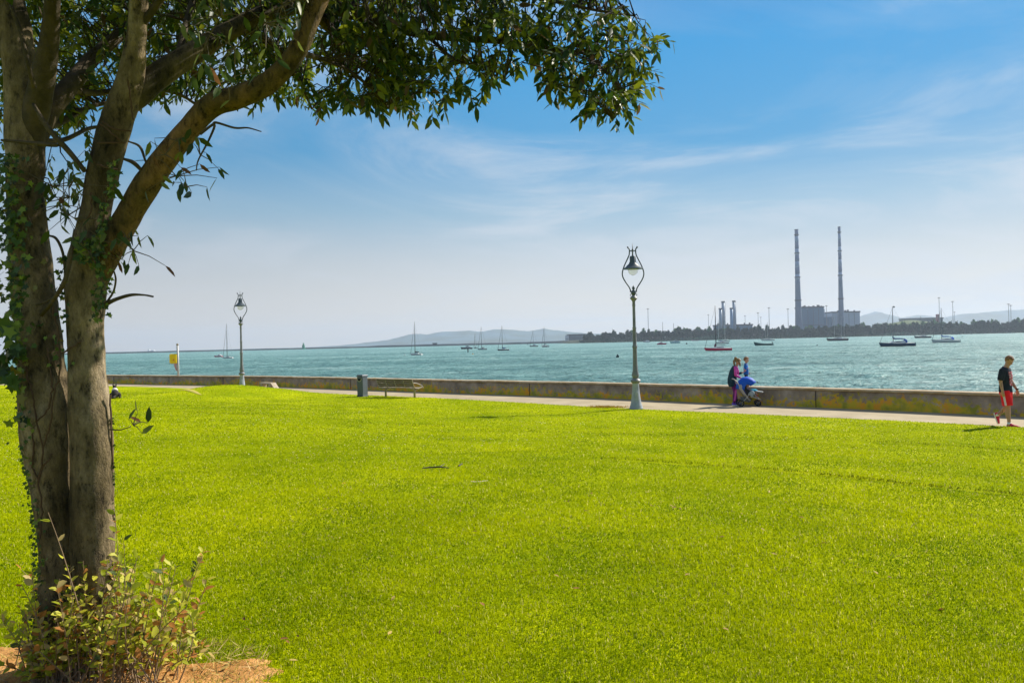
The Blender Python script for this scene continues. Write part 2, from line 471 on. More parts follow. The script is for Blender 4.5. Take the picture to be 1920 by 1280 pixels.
lcol = ramp(t, w3.outputs['Fac'], [(.36, (.30, .28, .02)), (.50, (.58, .42, .01)), (.62, (.80, .34, .012))])
mx = N(t, 'ShaderNodeMixRGB'); t.links.new(lmask, mx.inputs['Fac']); t.links.new(basec, mx.inputs['Color1']); t.links.new(lcol, mx.inputs['Color2'])
t.links.new(mx.outputs[0], b.inputs['Base Color'])
bp = N(t, 'ShaderNodeBump', in_Strength=.5, in_Distance=.03); t.links.new(w2.outputs['Fac'], bp.inputs['Height']); t.links.new(bp.outputs[0], b.inputs['Normal'])
m_coping = mat('coping_concrete', (.36, .25, .12), .9, .15, c2=(.52, .43, .31), scale=2.6, detail=8, bump=.4, bscale=30)
m_dark = mat('dark_metal', (.035, .05, .055), .45, .5, metal=.2, c2=(.06, .08, .085), scale=6)
def resample(L, step):
    s = np.concatenate(([0], np.cumsum(np.linalg.norm(np.diff(L, axis=0), axis=1))))
    n = int(s[-1]/step); f = np.linspace(0, s[-1], n)
    return np.stack([np.interp(f, s, L[:, 0]), np.interp(f, s, L[:, 1])], 1)
W = resample(wall, .5); n = len(W); jig = np.array([noise.noise(Vector((p[0]*.8, p[1]*.8, 3)))*.02 for p in W])
WH = 0.635
prof = [(0, -.3, 0), (0.0, WH-.075, 1), (-.5, WH-.075, 0), (-.52, -4, 0)]
rings = [np.column_stack([offset(W, d)+np.stack([jig, jig], 1)*k, np.full(n, z)]) for d, z, k in prof]
V = np.vstack(rings); lp = []
for k in range(3):
    i = np.arange(n-1)+k*n; lp.append(np.stack([i, i+n, i+n+1, i+1], 1))
lp = np.vstack(lp)
swall = empty('sea_wall', (0, 0, 0), 0, 'long low sea wall blotched with yellow lichen beside the path', 'wall')
link('wall', np_mesh('wall', V, lp[:, ::-1].ravel(), np.full(len(lp), 4)), m_wall, swall)
jz = np.array([noise.noise(Vector((p[0]*.5, p[1]*.5, 9)))*.012 for p in W])
prof = [(.035, WH-.073), (.045, WH-.02), (.02, WH), (-.50, WH), (-.53, WH-.02), (-.53, WH-.073)]
rings = [np.column_stack([offset(W, d), z+jz]) for d, z in prof]
V = np.vstack(rings); lp = []
for k in range(6):
    i = np.arange(n-1)+k*n; j = np.arange(n-1)+((k+1) % 6)*n; lp.append(np.stack([i, j, j+1, i+1], 1))
lp = np.vstack(lp)
link('coping', np_mesh('coping', V, lp[:, ::-1].ravel(), np.full(len(lp), 4)), m_coping, swall)
mj = MB()                                                    # upright joints of the casting bays
for k in range(6, n-4, 26):
    a = W[k]; d = W[k+1]-W[k]; rz = math.atan2(d[1], d[0]); nn = np.array([d[1], -d[0]])/np.linalg.norm(d)
    mj.box((a[0]+nn[0]*.002, a[1]+nn[1]*.002, .27), (.014, .045, .56), rz)
m_joint = mat('joint_mortar', (.05, .04, .03), .95, .1)
j_ = mj.build('joint_line', m_joint, swall); j_['kind'] = 'stuff'

# sea
m_sea = bpy.data.materials.new('sea_water'); m_sea.use_nodes = True; t = m_sea.node_tree; b = t.nodes['Principled BSDF']
tcn = N(t, 'ShaderNodeTexCoord')
mpn = N(t, 'ShaderNodeMapping'); mpn.inputs['Scale'].default_value = (.36, 1.0, 1); mpn.inputs['Rotation'].default_value = (0, 0, R(8)); t.links.new(tcn.outputs['Object'], mpn.inputs[0])
s1 = N(t, 'ShaderNodeTexNoise', in_Scale=.9, in_Detail=6.0, in_Roughness=.62, in_Distortion=.6); t.links.new(mpn.outputs[0], s1.inputs['Vector'])
s2 = N(t, 'ShaderNodeTexNoise', in_Scale=.22, in_Detail=7.0, in_Roughness=.68); t.links.new(mpn.outputs[0], s2.inputs['Vector'])
s3 = N(t, 'ShaderNodeTexNoise', in_Scale=.020, in_Detail=6.0, in_Roughness=.65); t.links.new(mpn.outputs[0], s3.inputs['Vector'])
b.inputs['Roughness'].default_value = .40
b.inputs['IOR'].default_value = 1.33; b.inputs['Specular IOR Level'].default_value = .62
wc = ramp(t, M(t, 'ADD', M(t, 'MULTIPLY', s2.outputs['Fac'], .5), M(t, 'MULTIPLY', s3.outputs['Fac'], .5)), [(.38, (.05, .18, .165)), (.48, (.14, .32, .285)), (.56, (.24, .46, .41)), (.64, (.50, .68, .60))])
t.links.new(wc, b.inputs['Base Color'])
bp = N(t, 'ShaderNodeBump', in_Strength=1.0, in_Distance=1.4)
t.links.new(s1.outputs['Fac'], bp.inputs['Height'])
bp2 = N(t, 'ShaderNodeBump', in_Strength=.8, in_Distance=5.0); t.links.new(s2.outputs['Fac'], bp2.inputs['Height']); t.links.new(bp.outputs[0], bp2.inputs['Normal'])
t.links.new(bp2.outputs[0], b.inputs['Normal'])
# the sheet carries real wind waves, fading into ripple bump where the mesh gets coarse
ys = np.concatenate([[-60, -20, 0, 10], 20*(420/20)**np.linspace(0, 1, 640), 420*(9000/420)**np.linspace(0, 1, 150)[1:]])
us = np.linspace(-1, 1, 820)
X = us[:, None]*(np.maximum(ys, 0)*1.0+70)[None, :]; Y = np.broadcast_to(ys[None, :], X.shape)
stepx = (np.maximum(ys, 0)+70)*2/820; stepy = np.gradient(ys); stp = np.maximum(stepx, stepy)[None, :]
Zs = np.full(X.shape, float(SEA)); gw = np.random.default_rng(31)
for lam, k_ in ((7.5, 2), (5.0, 3), (3.4, 4), (2.3, 5), (1.6, 6), (1.15, 6), (.85, 6)):
    fade = np.clip((lam/stp-2.2)/2.0, 0, 1)
    for _ in range(k_):
        th = R(gw.normal(75, 30)); ph = gw.uniform(0, 6.28); kk = 2*math.pi/(lam*gw.uniform(.85, 1.2))
        q = np.sin(kk*(X*math.cos(th)+Y*math.sin(th)) + ph + .7*np.sin(X*kk*.17+ph*2)+.7*np.sin(Y*kk*.13+ph))
        Zs += fade*lam*WAVE/math.sqrt(k_)*(1-np.abs(q)*1.6+.2)*.6
X = np.clip(X, -9000, 9000)
V = np.column_stack([X.ravel(), Y.ravel(), Zs.ravel()]); ny = len(ys)
ii = (np.arange(819)[:, None]*ny+np.arange(ny-1)[None, :]).ravel(); lp = np.stack([ii, ii+ny, ii+ny+1, ii+1], 1)
# keep the land side dry: drop faces well inside the wall line
cen = V[lp[:, 0]]
nearm = cen[:, 1] < 112; dd = np.full(len(cen), -99.0); dd[nearm] = seg_dist(cen[nearm][:, :2], wall)
keep = dd < 3.5
lp = lp[keep]
sea = link('sea', np_mesh('sea', V, lp.ravel(), np.full(len(lp), 4), smooth=True), m_sea); tag(sea, kind='structure')

# bare soil round the tree
m_soil = mat('dry_soil', (.42, .19, .05), .95, .1, c2=(.78, .42, .15), scale=5, detail=9, bump=.9, bscale=45)
def soil_r(a): return 1 + .17*math.sin(3*a+1) + .10*math.sin(7*a) + .08*math.sin(13*a+2) + .05*math.sin(29*a)
V = [(SOIL.x, SOIL.y, hz(SOIL.x, SOIL.y)+.02)]; F = []; na, nr = 180, 14
for k in range(1, nr+1):
    for a in range(na):
        t_ = 2*math.pi*a/na; q = k/nr
        x = SOIL.x + 1.16*soil_r(t_)*q*math.cos(t_); y = SOIL.y + .72*soil_r(t_)*q*math.sin(t_)
        V.append((x, y, hz(x, y) + (.014 + .012*noise.noise(Vector((x*6, y*6, 0))) if k < nr else -.01)))
for a in range(na): F.append((0, 1+a, 1+(a+1) % na))
for k in range(nr-1):
    for a in range(na):
        b_ = (a+1) % na; F.append((1+k*na+a, 1+(k+1)*na+a, 1+(k+1)*na+b_, 1+k*na+b_))
me = bpy.data.meshes.new('soil'); me.from_pydata(V, [], F); me.update(); me.polygons.foreach_set('use_smooth', [True]*len(F))
soil = link('soil', me, m_soil); tag(soil, kind='structure')
def in_soil(x, y, k=1.0):
    dx, dy = (x-SOIL.x)/1.16, (y-SOIL.y)/.72
    a = np.arctan2(dy, dx); r_ = 1 + .17*np.sin(3*a+1) + .10*np.sin(7*a) + .08*np.sin(13*a+2) + .05*np.sin(29*a)
    return np.hypot(dx, dy) < r_*k

# grass blades as real geometry, thinning with distance
m_blade = mat('grass_blade', (1, 1, 1), .7, .06, tint=True, trans=.45)
def blades(n, z0, z1, hgt, seed):
    g = np.random.default_rng(seed); five = True; e = -.25            # density falls smoothly with distance, width grows
    Z = (z0**e + g.uniform(0, 1, n)*(z1**e-z0**e))**(1/e); wid = .0035*(Z/3.5)**.95
    X = g.uniform(-.76, .72, n)*Z
    X -= (Z < 6)*.0
    den = np.array(np.sin(X*2.1+1.3*np.sin(Z*1.7))*np.sin(Z*2.3+X*.6))
    m = (g.uniform(0, 1, n) < .80 + .20*den); m &= ~in_soil(X, Z, 1.0-.42*g.random(n)**2)
    d = seg_dist(np.stack([X, Z], 1), edge); m &= d > .02
    X, Z, wid = X[m], Z[m], wid[m]; n = len(X)
    H = height(np.stack([X, Z], 1))
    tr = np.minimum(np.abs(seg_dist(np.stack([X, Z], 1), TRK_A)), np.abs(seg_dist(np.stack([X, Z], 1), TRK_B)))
    a = g.uniform(0, 2*np.pi, n); lean = g.uniform(.15, 1.15, n)
    pt = np.array([noise.noise(Vector((x*.9, z*.9, 1))) + .6*noise.noise(Vector((x*3.2, z*3.2, 5))) for x, z in zip(X[::1], Z[::1])]) if n < 1e7 else 0
    hh = hgt*g.uniform(.55, 1.25, n)*(1+.25*pt)*np.where(tr < .15, .45, 1); ww = wid*g.uniform(.6, 1.3, n)
    dx, dy = np.cos(a), np.sin(a); sx, sy = -dy, dx
    # face direction partly random
    base = np.stack([X, Z, H-.004], 1); side = np.stack([sx, sy, np.zeros(n)], 1)*ww[:, None]/2
    fw = np.stack([dx, dy, np.zeros(n)], 1); up = np.array([0, 0, 1.0])
    mid = base + up*(hh*.62*np.cos(lean*.5))[:, None] + fw*(hh*.62*np.sin(lean*.5))[:, None]
    tip = mid + up*(hh*.45*np.cos(lean*1.25))[:, None] + fw*(hh*.5*np.sin(lean*1.25))[:, None]
    if five:
        V = np.stack([base-side, base+side, mid+side*.8, mid-side*.8, tip], 1).reshape(-1, 3)
        o = (np.arange(n)*5)[:, None]; lo = (np.array([0, 1, 2, 3, 3, 2, 4])[None, :]+o).ravel(); ct = np.tile([4, 3], n); k = 5
    else:
        V = np.stack([base-side, base+side, tip], 1).reshape(-1, 3); o = (np.arange(n)*3)[:, None]; lo = (np.array([0, 1, 2])[None, :]+o).ravel(); ct = np.full(n, 3); k = 3
    u = np.clip(.54+.50*pt+g.normal(0, .19, n), 0, 1)[:, None]
    c = np.array([.13, .22, .0002])*(1-u) + np.array([.49, .53, .0003])*u
    dry = (g.uniform(0, 1, n) < .06)[:, None]; c = np.where(dry, np.array([.78, .68, .20])*g.uniform(.5, 1.1, (n, 1)), c)
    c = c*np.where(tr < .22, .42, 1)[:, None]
    return V, lo, ct, np.repeat(c, k, axis=0)
def join_np(parts):
    Vs, Ls, Cs, Ts = [], [], [], []; o = 0
    for V, l, c, t_ in parts: Vs.append(V); Ls.append(l+o); Cs.append(c); Ts.append(t_); o += len(V)
    return np.vstack(Vs), np.concatenate(Ls), np.concatenate(Cs), np.vstack(Ts)
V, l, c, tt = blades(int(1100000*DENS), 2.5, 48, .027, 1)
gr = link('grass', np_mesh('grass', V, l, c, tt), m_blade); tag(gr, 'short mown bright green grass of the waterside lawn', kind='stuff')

# straw on the soil and loose tufts
g = np.random.default_rng(5); n = 5200
a = g.uniform(0, 2*np.pi, n); q = np.sqrt(g.uniform(0, 1, n)); X = SOIL.x+1.34*q*np.cos(a); Y = SOIL.y+.86*q*np.sin(a)
H = height(np.stack([X, Y], 1)); az = g.uniform(0, 2*np.pi, n); el = g.uniform(.0, .9, n)
L = g.uniform(.03, .11, n); d = np.stack([np.cos(az)*np.cos(el), np.sin(az)*np.cos(el), np.sin(el)], 1)
nr_ = np.stack([g.normal(0, 1, n), g.normal(0, 1, n), np.ones(n)], 1)
u = g.uniform(0, 1, (n, 1)); c = np.array([.62, .44, .20])*(1-u)+np.array([.40, .36, .06])*u
V, lo, ct, tt = leaves(np.stack([X, Y, H+.012], 1), d, nr_, L, L*.045+.0015, c, T=LV[[0, 1, 3, 7]], F=[(0, 2, 3, 1)])
m_straw = mat('dry_straw', (1, 1, 1), .7, .2, tint=True, trans=.2)
st = link('dry_grass', np_mesh('straw', V, lo, ct, tt), m_straw); tag(st, 'dry straw coloured grass on the bare soil round the tree foot', kind='stuff')
# ------------------------------------------------------------------ street furniture
m_lampbase = mat('lamp_base_paint', (.26, .29, .33), .5, .4, c2=(.36, .39, .43), scale=5); m_lampgrey = mat('lamp_paint', (.13, .135, .135), .5, .4, c2=(.20, .21, .215), scale=5, bump=.1)
m_lampdark = mat('lamp_iron', (.06, .08, .09), .45, .4)
m_glass = mat('lamp_glass', (.8, .8, .75), .08, .6, alpha=.28)
def make_lamp():
    root = empty('street_lamp')
    b = MB(); b.lathe([(.26, 0), (.265, .06), (.255, .10), (.235, .11), (.24, .15), (.22, .19), (.175, .42), (.145, .70), (.125, .98), (.13, 1.02)], 20)
    b.bbox((0, -.165, .52), (.13, .03, .38), .008)
    o = b.build('base', m_lampbase, root); smooth_angle(o, 45)
    b = MB(); b.lathe([(.13, 1.02), (.19, 1.08), (.20, 1.12), (.17, 1.17), (.11, 1.21), (.12, 1.27), (.145, 1.31), (.14, 1.36), (.105, 1.50), (.085, 1.85), (.08, 2.30), (.078, 2.36), (.098, 2.39), (.098, 2.45), (.075, 2.49), (.068, 3.05), (.066, 3.10), (.078, 3.12), (.078, 3.16), (.062, 3.2), (.056, 3.9), (.055, 3.98), (.065, 4.0), (.065, 4.04), (.055, 4.1), (.06, 4.18), (.13, 4.27), (.15, 4.30), (.10, 4.36), (.05, 4.42)], 20)
    o = b.build('pole', m_lampgrey, root); smooth_angle(o, 35)
    b = MB(); b.lathe([(.05, 4.40), (.09, 4.46), (.10, 4.54), (.07, 4.58), (.035, 4.61), (.055, 4.66), (.055, 4.71), (.02, 4.76), (.005, 4.80)], 14)
    for s in (-1, 1): b.ball((s*.11, 0, 4.56), .035, 8, 6); b.tube([(s*.06, 0, 4.5), (s*.13, 0, 4.44), (s*.12, 0, 4.38)], .015, 6)
    o = b.build('scroll_bracket', m_lampdark, root, smooth=True)
    b = MB()
    for s in (-1, 1):
        pts = crom([(s*.10, 4.56), (s*.16, 4.72), (s*.30, 4.93), (s*.395, 5.12), (s*.41, 5.30), (s*.33, 5.55), (s*.21, 5.80), (s*.135, 5.97), (s*.12, 6.15), (s*.15, 6.22), (s*.19, 6.25)], 5)
        b.tube([(x, 0, z) for x, z in pts], .024, 8)
        b.ball((s*.18, 0, 6.26), .035, 8, 6)
    b.tube([(-.12, 0, 6.13), (0, 0, 6.10), (.12, 0, 6.13)], .022, 8)
    o = b.build('lyre_frame', m_lampdark, root, smooth=True)
    b = MB(); b.tube([(0, 0, 5.90), (0, 0, 6.14), (0, 0, 6.42)], [.03, .022, .006], 8); b.ball((0, 0, 6.16), .04, 8, 6)
    b.build('finial', m_lampdark, root, smooth=True)
    b = MB(); b.lathe([(.02, 5.93), (.09, 5.92), (.115, 5.89), (.12, 5.70), (.14, 5.67), (.16, 5.62), (.23, 5.56), (.28, 5.50), (.39, 5.44), (.395, 5.42), (.26, 5.43), (.10, 5.46)], 20)
    o = b.build('lamp_shade', m_lampdark, root); smooth_angle(o, 40)
    b = MB(); b.lathe([(.19, 5.43), (.20, 5.36), (.175, 5.27), (.11, 5.20), (.03, 5.17), (.002, 5.168)], 18)
    b.build('globe', m_glass, root, smooth=True)
    return root
lamp = make_lamp()
s1 = 5.68/6.42
L1 = G(1193, 768); lamp.scale = (s1,)*3; lamp.location = (L1.x, L1.y, .0)
tag(lamp, 'tall ornate street lamp on the path edge near the couple with the pushchair', 'street lamp', 'ornate street lamps along the promenade')
lamp2 = copy_tree(lamp); ZL2 = 45.4; p = P(454.3, 733, ZL2); lamp2.location = (p.x, p.y, 0)
tag(lamp2, 'smaller looking ornate street lamp rising behind the grass mound', 'street lamp', 'ornate street lamps along the promenade')

# litter bin
m_bin = mat('bin_panel', (.075, .095, .105), .5, .4, c2=(.095, .115, .13), scale=4)
p = G(680, 744); rt = empty('litter_bin', (p.x, p.y, hz(p.x, p.y)), R(-33), 'dark grey square litter bin with a rounded opening left of the bench', 'litter bin')
b = MB(); b.bbox((0, 0, .47), (.36, .36, .90), .02); b.build('body', m_bin, rt)
b = MB(); b.bbox((0, 0, .015), (.39, .39, .07), .01); b.build('base', m_dark, rt)
b = MB()
rings = []
for k in range(7):
    a = k/6; w = .19*(1-.25*a*a); rings.append([(x*w, y*w, .922+.10*math.sin(a*math.pi/2)) for x, y in ((1, 1), (-1, 1), (-1, -1), (1, -1))])
b.loft(rings); o = b.build('lid', m_bin, rt); smooth_angle(o, 50)
m_rim = mat('bin_rim', (.45, .42, .30), .5, .4); m_black = mat('black_void', (.012, .012, .013), .8, .1)
for nm, mt, r0, r1, yy in (('opening', m_black, 0, .115, -.183), ('rim', m_rim, .115, .14, -.186)):
    b = MB(); n_ = 18
    for k in range(n_):
        a0, a1 = math.pi+math.pi*k/n_, math.pi+math.pi*(k+1)/n_
        q = [(-.02+r_*math.cos(a), .84+r_*math.sin(a)) for r_, a in ((r0, a0), (r1, a0), (r1, a1), (r0, a1))]
        b.prism(q if r0 > 0 else q[1:], yy, -.178)
    b.build(nm, mt, rt)

# bench: two pedestals, slatted seat and back, faces the sea
m_bench = mat('bench_wood', (.21, .16, .11), .75, .2, c2=(.38, .31, .23), scale=3, detail=8, stretch=(1, 8, 8), bump=.2)
m_bmetal = mat('bench_metal', (.26, .22, .17), .55, .4, c2=(.34, .29, .23), scale=7)
p1, p2 = G(719, 745), G(773, 746.5); mid = (p1+p2)/2
dv = (p2-p1); rz = math.atan2(dv.y, dv.x)
dl = dv.length; print('bench len', dl, math.degrees(rz))
bench = empty('park_bench', (mid.x, mid.y, 0.02), rz, 'weathered slatted park bench on two posts facing the sea', 'bench')
hl = dl/2 + .20                          # local x along the bench, local +y towards the sea
for s in (-1, 1):
    b = MB(); b.tube([(s*dl/2, .16, 0), (s*dl/2, .16, .30), (s*dl/2, .16, .36)], [.05, .05, .07], 12)
    b.tube([(s*dl/2, -.10, .42), (s*dl/2, .10, .37), (s*dl/2, .28, .36), (s*dl/2, .46, .40)], [.025, .04, .04, .025], 8)
    b.build('leg', m_bmetal, bench, smooth=True)
b = MB()
for k in range(5): b.bbox((0, .02+k*.10, .44 - .012*math.sin(k/4*math.pi)), (2*hl, .075, .03), .006)
b.build('seat', m_bench, bench)
b = MB()
for k in range(4): b.bbox((0, -.075-.045*k, .52+.095*k), (2*hl, .030, .083), .006, rx=R(24))
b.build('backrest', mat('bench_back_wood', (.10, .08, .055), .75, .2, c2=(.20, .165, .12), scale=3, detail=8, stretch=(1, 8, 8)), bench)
for k in range(5):
    x = -hl + 2*hl*k/4
    b = MB(); pts = crom([(.46, .455), (.20, .43), (.0, .44), (-.085, .50), (-.155, .64), (-.215, .82)], 4)
    b.tube([(x, y, z) for y, z in pts], .019, 6); b.build('frame', m_bmetal, bench, smooth=True)
for s in (-1, 1):
    b = MB(); pts = crom([(-.15, .66), (.0, .66), (.22, .60), (.42, .52), (.52, .42)], 4)
    b.tube([(s*hl, y, z) for y, z in pts], .024, 8); b.build('armrest', m_bmetal, bench, smooth=True)

# ring buoy post
m_white = mat('white_paint', (.42, .41, .38), .5, .4, c2=(.52, .50, .47), scale=8); m_yel = mat('yellow_plastic', (.90, .60, .005), .4, .4)
m_redp = mat('faded_pink', (.55, .30, .32), .7, .2)
p = G(335, 720.6); rt = empty('lifebuoy_post', (p.x, p.y, 0), 0, 'white post by the wall carrying a yellow lifebuoy box', 'lifebuoy station')
b = MB(); b.tube([(0, 0, 0), (-.02, 0, 2.72)], .07, 12); b.build('post', m_white, rt, smooth=True)
b = MB(); b.ball((-.02, 0, 2.78), .09, 10, 8); b.build('cap', m_bmetal, rt, smooth=True)
b = MB(); b.bbox((-.30, -.02, 1.80), (.54, .26, .68), .06); b.build('housing', m_yel, rt)
b = MB(); b.bbox((-.25, -.15, 1.72), (.10, .012, .12), .003); b.build('label_plate', mat('orange_print', (.75, .22, .02), .5, .3), rt)
b = MB(); b.tube([(-.18, -.02, 1.50), (-.20, 0, 1.3), (-.13, .0, 1.0), (-.10, 0, .95)], [.10, .09, .05, .02], 8); b.build('rope', m_redp, rt)

# concrete plinth at the wall beyond the mound
m_conc = mat('pale_concrete', (.38, .31, .22), .9, .1, c2=(.50, .43, .31), scale=3, bump=.3)
p = G(502, 729); dvx = Vector((.80, -.60, 0)); rt = empty('concrete_slab', (p.x, p.y, 0), math.atan2(-.60, .80), 'low pale concrete slab seat at the wall behind the grass mound', 'slab'); rt.scale = (.8, .8, .85)
b = MB(); b.bbox((0, 0, .40), (1.35, .5, .09), .015); b.build('top', m_conc, rt)
for s in (-1, 1): b = MB(); b.bbox((s*.48, 0, .175), (.22, .4, .35), .01); b.build('support', m_conc, rt)
b = MB(); b.bbox((.86, 0, .2), (.60, .45, .07), .012, ry=R(42)); b.build('ramp', m_conc, rt)

# ------------------------------------------------------------------ people
m_skin = mat('skin', (.50, .27, .18), .55, .35, c2=(.56, .31, .21), scale=30)
m_skin.node_tree.nodes['Principled BSDF'].inputs['Subsurface Weight'].default_value = .08
m_eye = mat('eye', (.02, .015, .01), .2, .5); m_lip = mat('lips', (.38, .12, .10), .5, .3)
def head_shape(b, c, s, yaw=0.0, nod=0.0):
    """a head facing local +x, chin down; s is the head height"""
    Mx = Matrix.Rotation(yaw, 3, 'Z') @ Matrix.Rotation(nod, 3, 'Y'); c = Vector(c)
    def add(fn_b):
        i = len(b.v); fn_b(b)
        for k in range(i, len(b.v)): b.v[k] = c + Mx @ (b.v[k]*s)
    add(lambda q: q.ball((-.04, 0, .10), (.41, .335, .40), 20, 14))                       # skull
    add(lambda q: q.ball((.06, 0, -.14), (.29, .25, .33), 16, 12))                        # face
    add(lambda q: q.ball((.19, 0, -.38), (.13, .13, .09), 12, 8))                         # chin
    add(lambda q: q.tube([(.30, 0, .05), (.385, 0, -.08), (.44, 0, -.155), (.33, 0, -.19)], [.035, .045, .06, .04], 8))   # nose
    add(lambda q: q.tube([(.29, -.2, .10), (.335, -.08, .11), (.335, .08, .11), (.29, .2, .10)], .045, 8))               # brow
    for e in (-1, 1):
        add(lambda q: q.ball((-.02, e*.345, -.06), (.075, .03, .11), 10, 8))              # ears
    add(lambda q: q.tube([(.29, -.07, -.265), (.325, 0, -.255), (.29, .07, -.265)], .028, 8))                           # lips
    return Mx
def face_bits(root, c, s, Mx):
    for e in (-1, 1): MB().ball(Vector(c)+Mx @ (Vector((.315, e*.125, .02))*s), .042*s, 8, 6).build('eye', m_eye, root, smooth=True)
    b = MB(); b.tube([Vector(c)+Mx @ (Vector(v_)*s) for v_ in ((.305, -.085, -.265), (.352, 0, -.262), (.305, .085, -.265))], .016*s, 6)
    b.build('lips', m_lip, root, smooth=True)
def hand(b, w, d, s=1.0, palm_n=Vector((0, -1, 0)), curl=.45, side=1):
    """wrist w, pointing d; palm_n is the way the palm faces; side picks which edge carries the thumb"""
    w, d = Vector(w), Vector(d).normalized(); n_ = (palm_n - d*palm_n.dot(d)).normalized(); u = d.cross(n_)*side
    b.tube([w-d*.02*s, w+d*.03*s, w+d*.07*s, w+d*.095*s], [(.024*s, .018*s), (.033*s, .016*s), (.041*s, .015*s), (.038*s, .012*s)], 10, up=u)
    for k, (off, L) in enumerate(((.029, .072), (.010, .082), (-.010, .076), (-.029, .060))):
        p0 = w+d*.088*s+u*off*s; c_ = curl*(1+.12*k)
        d1 = (d*math.cos(c_*.5)+n_*math.sin(c_*.5)); d2 = (d*math.cos(c_*1.3)+n_*math.sin(c_*1.3)); d3 = (d*math.cos(c_*2.1)+n_*math.sin(c_*2.1))
        p1_ = p0+d1*L*.42*s; p2_ = p1_+d2*L*.33*s; p3_ = p2_+d3*L*.25*s
        b.tube([p0-d*.02*s, p0, p1_, p2_, p3_], [.0095*s, .0095*s, .009*s, .008*s, .006*s], 8)
    q0 = w+d*.03*s+u*.03*s; q1 = q0+(d*.55+u*.7+n_*.3).normalized()*.035*s; q2 = q1+(d*.85+u*.35+n_*.3).normalized()*.032*s; q3 = q2+(d+n_*.4).normalized()*.02*s
    b.tube([w+d*.015*s+u*.01*s, q0, q1, q2, q3], [.014*s, .013*s, .011*s, .010*s, .007*s], 8)
def limb(b, pts, rad, seg=14):
    for k in range(len(pts)-1): b.capsule(pts[k], pts[k+1], rad[k], rad[k+1], seg)
def shoe(root, heel, toe, up, mt, msole, L=.28, name='shoe', ankle_r=.045):
    heel, toe, up = Vector(heel), Vector(toe), Vector(up); d = (toe-heel).normalized(); up = (up-d*up.dot(d)).normalized()
    r_ = []
    for t_, w_, h_ in ((0, .028, .06), (.04, .036, .085), (.2, .040, .095), (.36, .040, .088), (.55, .045, .062), (.75, .048, .048), (.9, .04, .038), (1, .018, .025)):
        c = heel+d*L*t_; s = d.cross(up)
        r_.append([c+s*w_*math.cos(a)+up*(.02+max(0, h_*math.sin(a)) + min(0, .018*math.sin(a))) for a in [2*math.pi*k/14 for k in range(14)]])
    b = MB(); b.loft(r_); o = b.build(name, mt, root, smooth=True)
    r_ = []
    for t_, w_ in ((-.01, .026), (.04, .038), (.2, .042), (.4, .040), (.6, .047), (.78, .05), (.92, .04), (1.01, .02)):
        c = heel+d*L*t_; s = d.cross(up)
        r_.append([c-s*w_, c+s*w_, c+s*w_+up*.026, c-s*w_+up*.026])
    b = MB(); b.loft(r_); b.build('sole', msole, o)
    return o
def cloth(b, voxel, name, m, root, it=5):
    return link(name, remesh(b, voxel, it, name), m, root)

# the man walking at the right edge (local +x is his heading)
m_navy = mat('shirt_cloth', (.018, .022, .035), .9, .1, c2=(.03, .036, .05), scale=6, bump=.25, bscale=9)
m_red = mat('red_cloth', (.80, .010, .012), .7, .2, c2=(.88, .015, .02), scale=6, bump=.2, bscale=10)
m_redshoe = mat('red_shoe', (.60, .02, .06), .55, .3); m_sole = mat('white_sole', (.78, .76, .74), .6, .3)
m_hair = mat('brown_hair', (.14, .06, .022), .6, .4, c2=(.32, .16, .06), scale=40, stretch=(1, 1, .3), bump=.6, bscale=70)
mp_ = G(1888, 800.3); man = empty('person', (mp_.x, mp_.y, .0), R(-48), 'walking person with head bowed in dark t-shirt and red shorts at the right edge', 'person')
b = MB()
rings = []
b.tube([(-.01, 0, .86), (-.01, 0, .95), (0, 0, 1.08), (.005, 0, 1.22), (0, 0, 1.36), (-.01, 0, 1.44)], [(.15, .11), (.155, .115), (.135, .10), (.165, .115), (.175, .11), (.10, .075)], 18, up=(0, 1, 0))
limb(b, [(-.01, 0, 1.42), (.035, 0, 1.53), (.055, 0, 1.60)], [.075, .058, .058])
HC = (.085, 0, 1.645); HMx = head_shape(b, HC, .235, yaw=-.35, nod=.50)
b2 = [(-.01, -.19, 1.42), (-.045, -.235, 1.15), (-.01, -.245, .90)]
for s, sh in ((-1, 0), (1, .09)):
    limb(b, [(-.01, s*.19, 1.42), (-.05+sh, s*.235, 1.15), (-.005+sh*2.2, s*(.245 if s < 0 else .20), .905)], [.058, .044, .028])
    hand(b, (-.005+sh*2.2, s*(.245 if s < 0 else .20), .905), (.10, s*(-.05), -1), 1.0, palm_n=Vector((0, -s, 0)), curl=.55, side=s)
limb(b, [(0, -.09, .90), (.06, -.09, .50), (.075, -.085, .10)], [.088, .056, .038])          # planted leg
b.capsule((.045, -.09, .40), (.05, -.088, .26), .056, .046)
limb(b, [(0, .09, .90), (-.01, .095, .50), (-.225, .10, .285)], [.088, .056, .038])           # trailing leg
b.capsule((-.075, .097, .45), (-.13, .10, .385), .055, .046)
m_skinm = mat('skin_inked', (.50, .27, .18), .55, .35)
t = m_skinm.node_tree; tcn = N(t, 'ShaderNodeTexCoord'); spn = N(t, 'ShaderNodeSeparateXYZ'); t.links.new(tcn.outputs['Object'], spn.inputs[0])
nz = N(t, 'ShaderNodeTexNoise', in_Scale=32, in_Detail=4); t.links.new(tcn.outputs['Object'], nz.inputs['Vector'])
ink = ramp(t, nz.outputs['Fac'], [(.48, 0), (.55, .8)])
za = M(t, 'MULTIPLY', M(t, 'LESS_THAN', spn.outputs[0], -.10), M(t, 'LESS_THAN', M(t, 'ABSOLUTE', M(t, 'SUBTRACT', spn.outputs[2], .36)), .06))
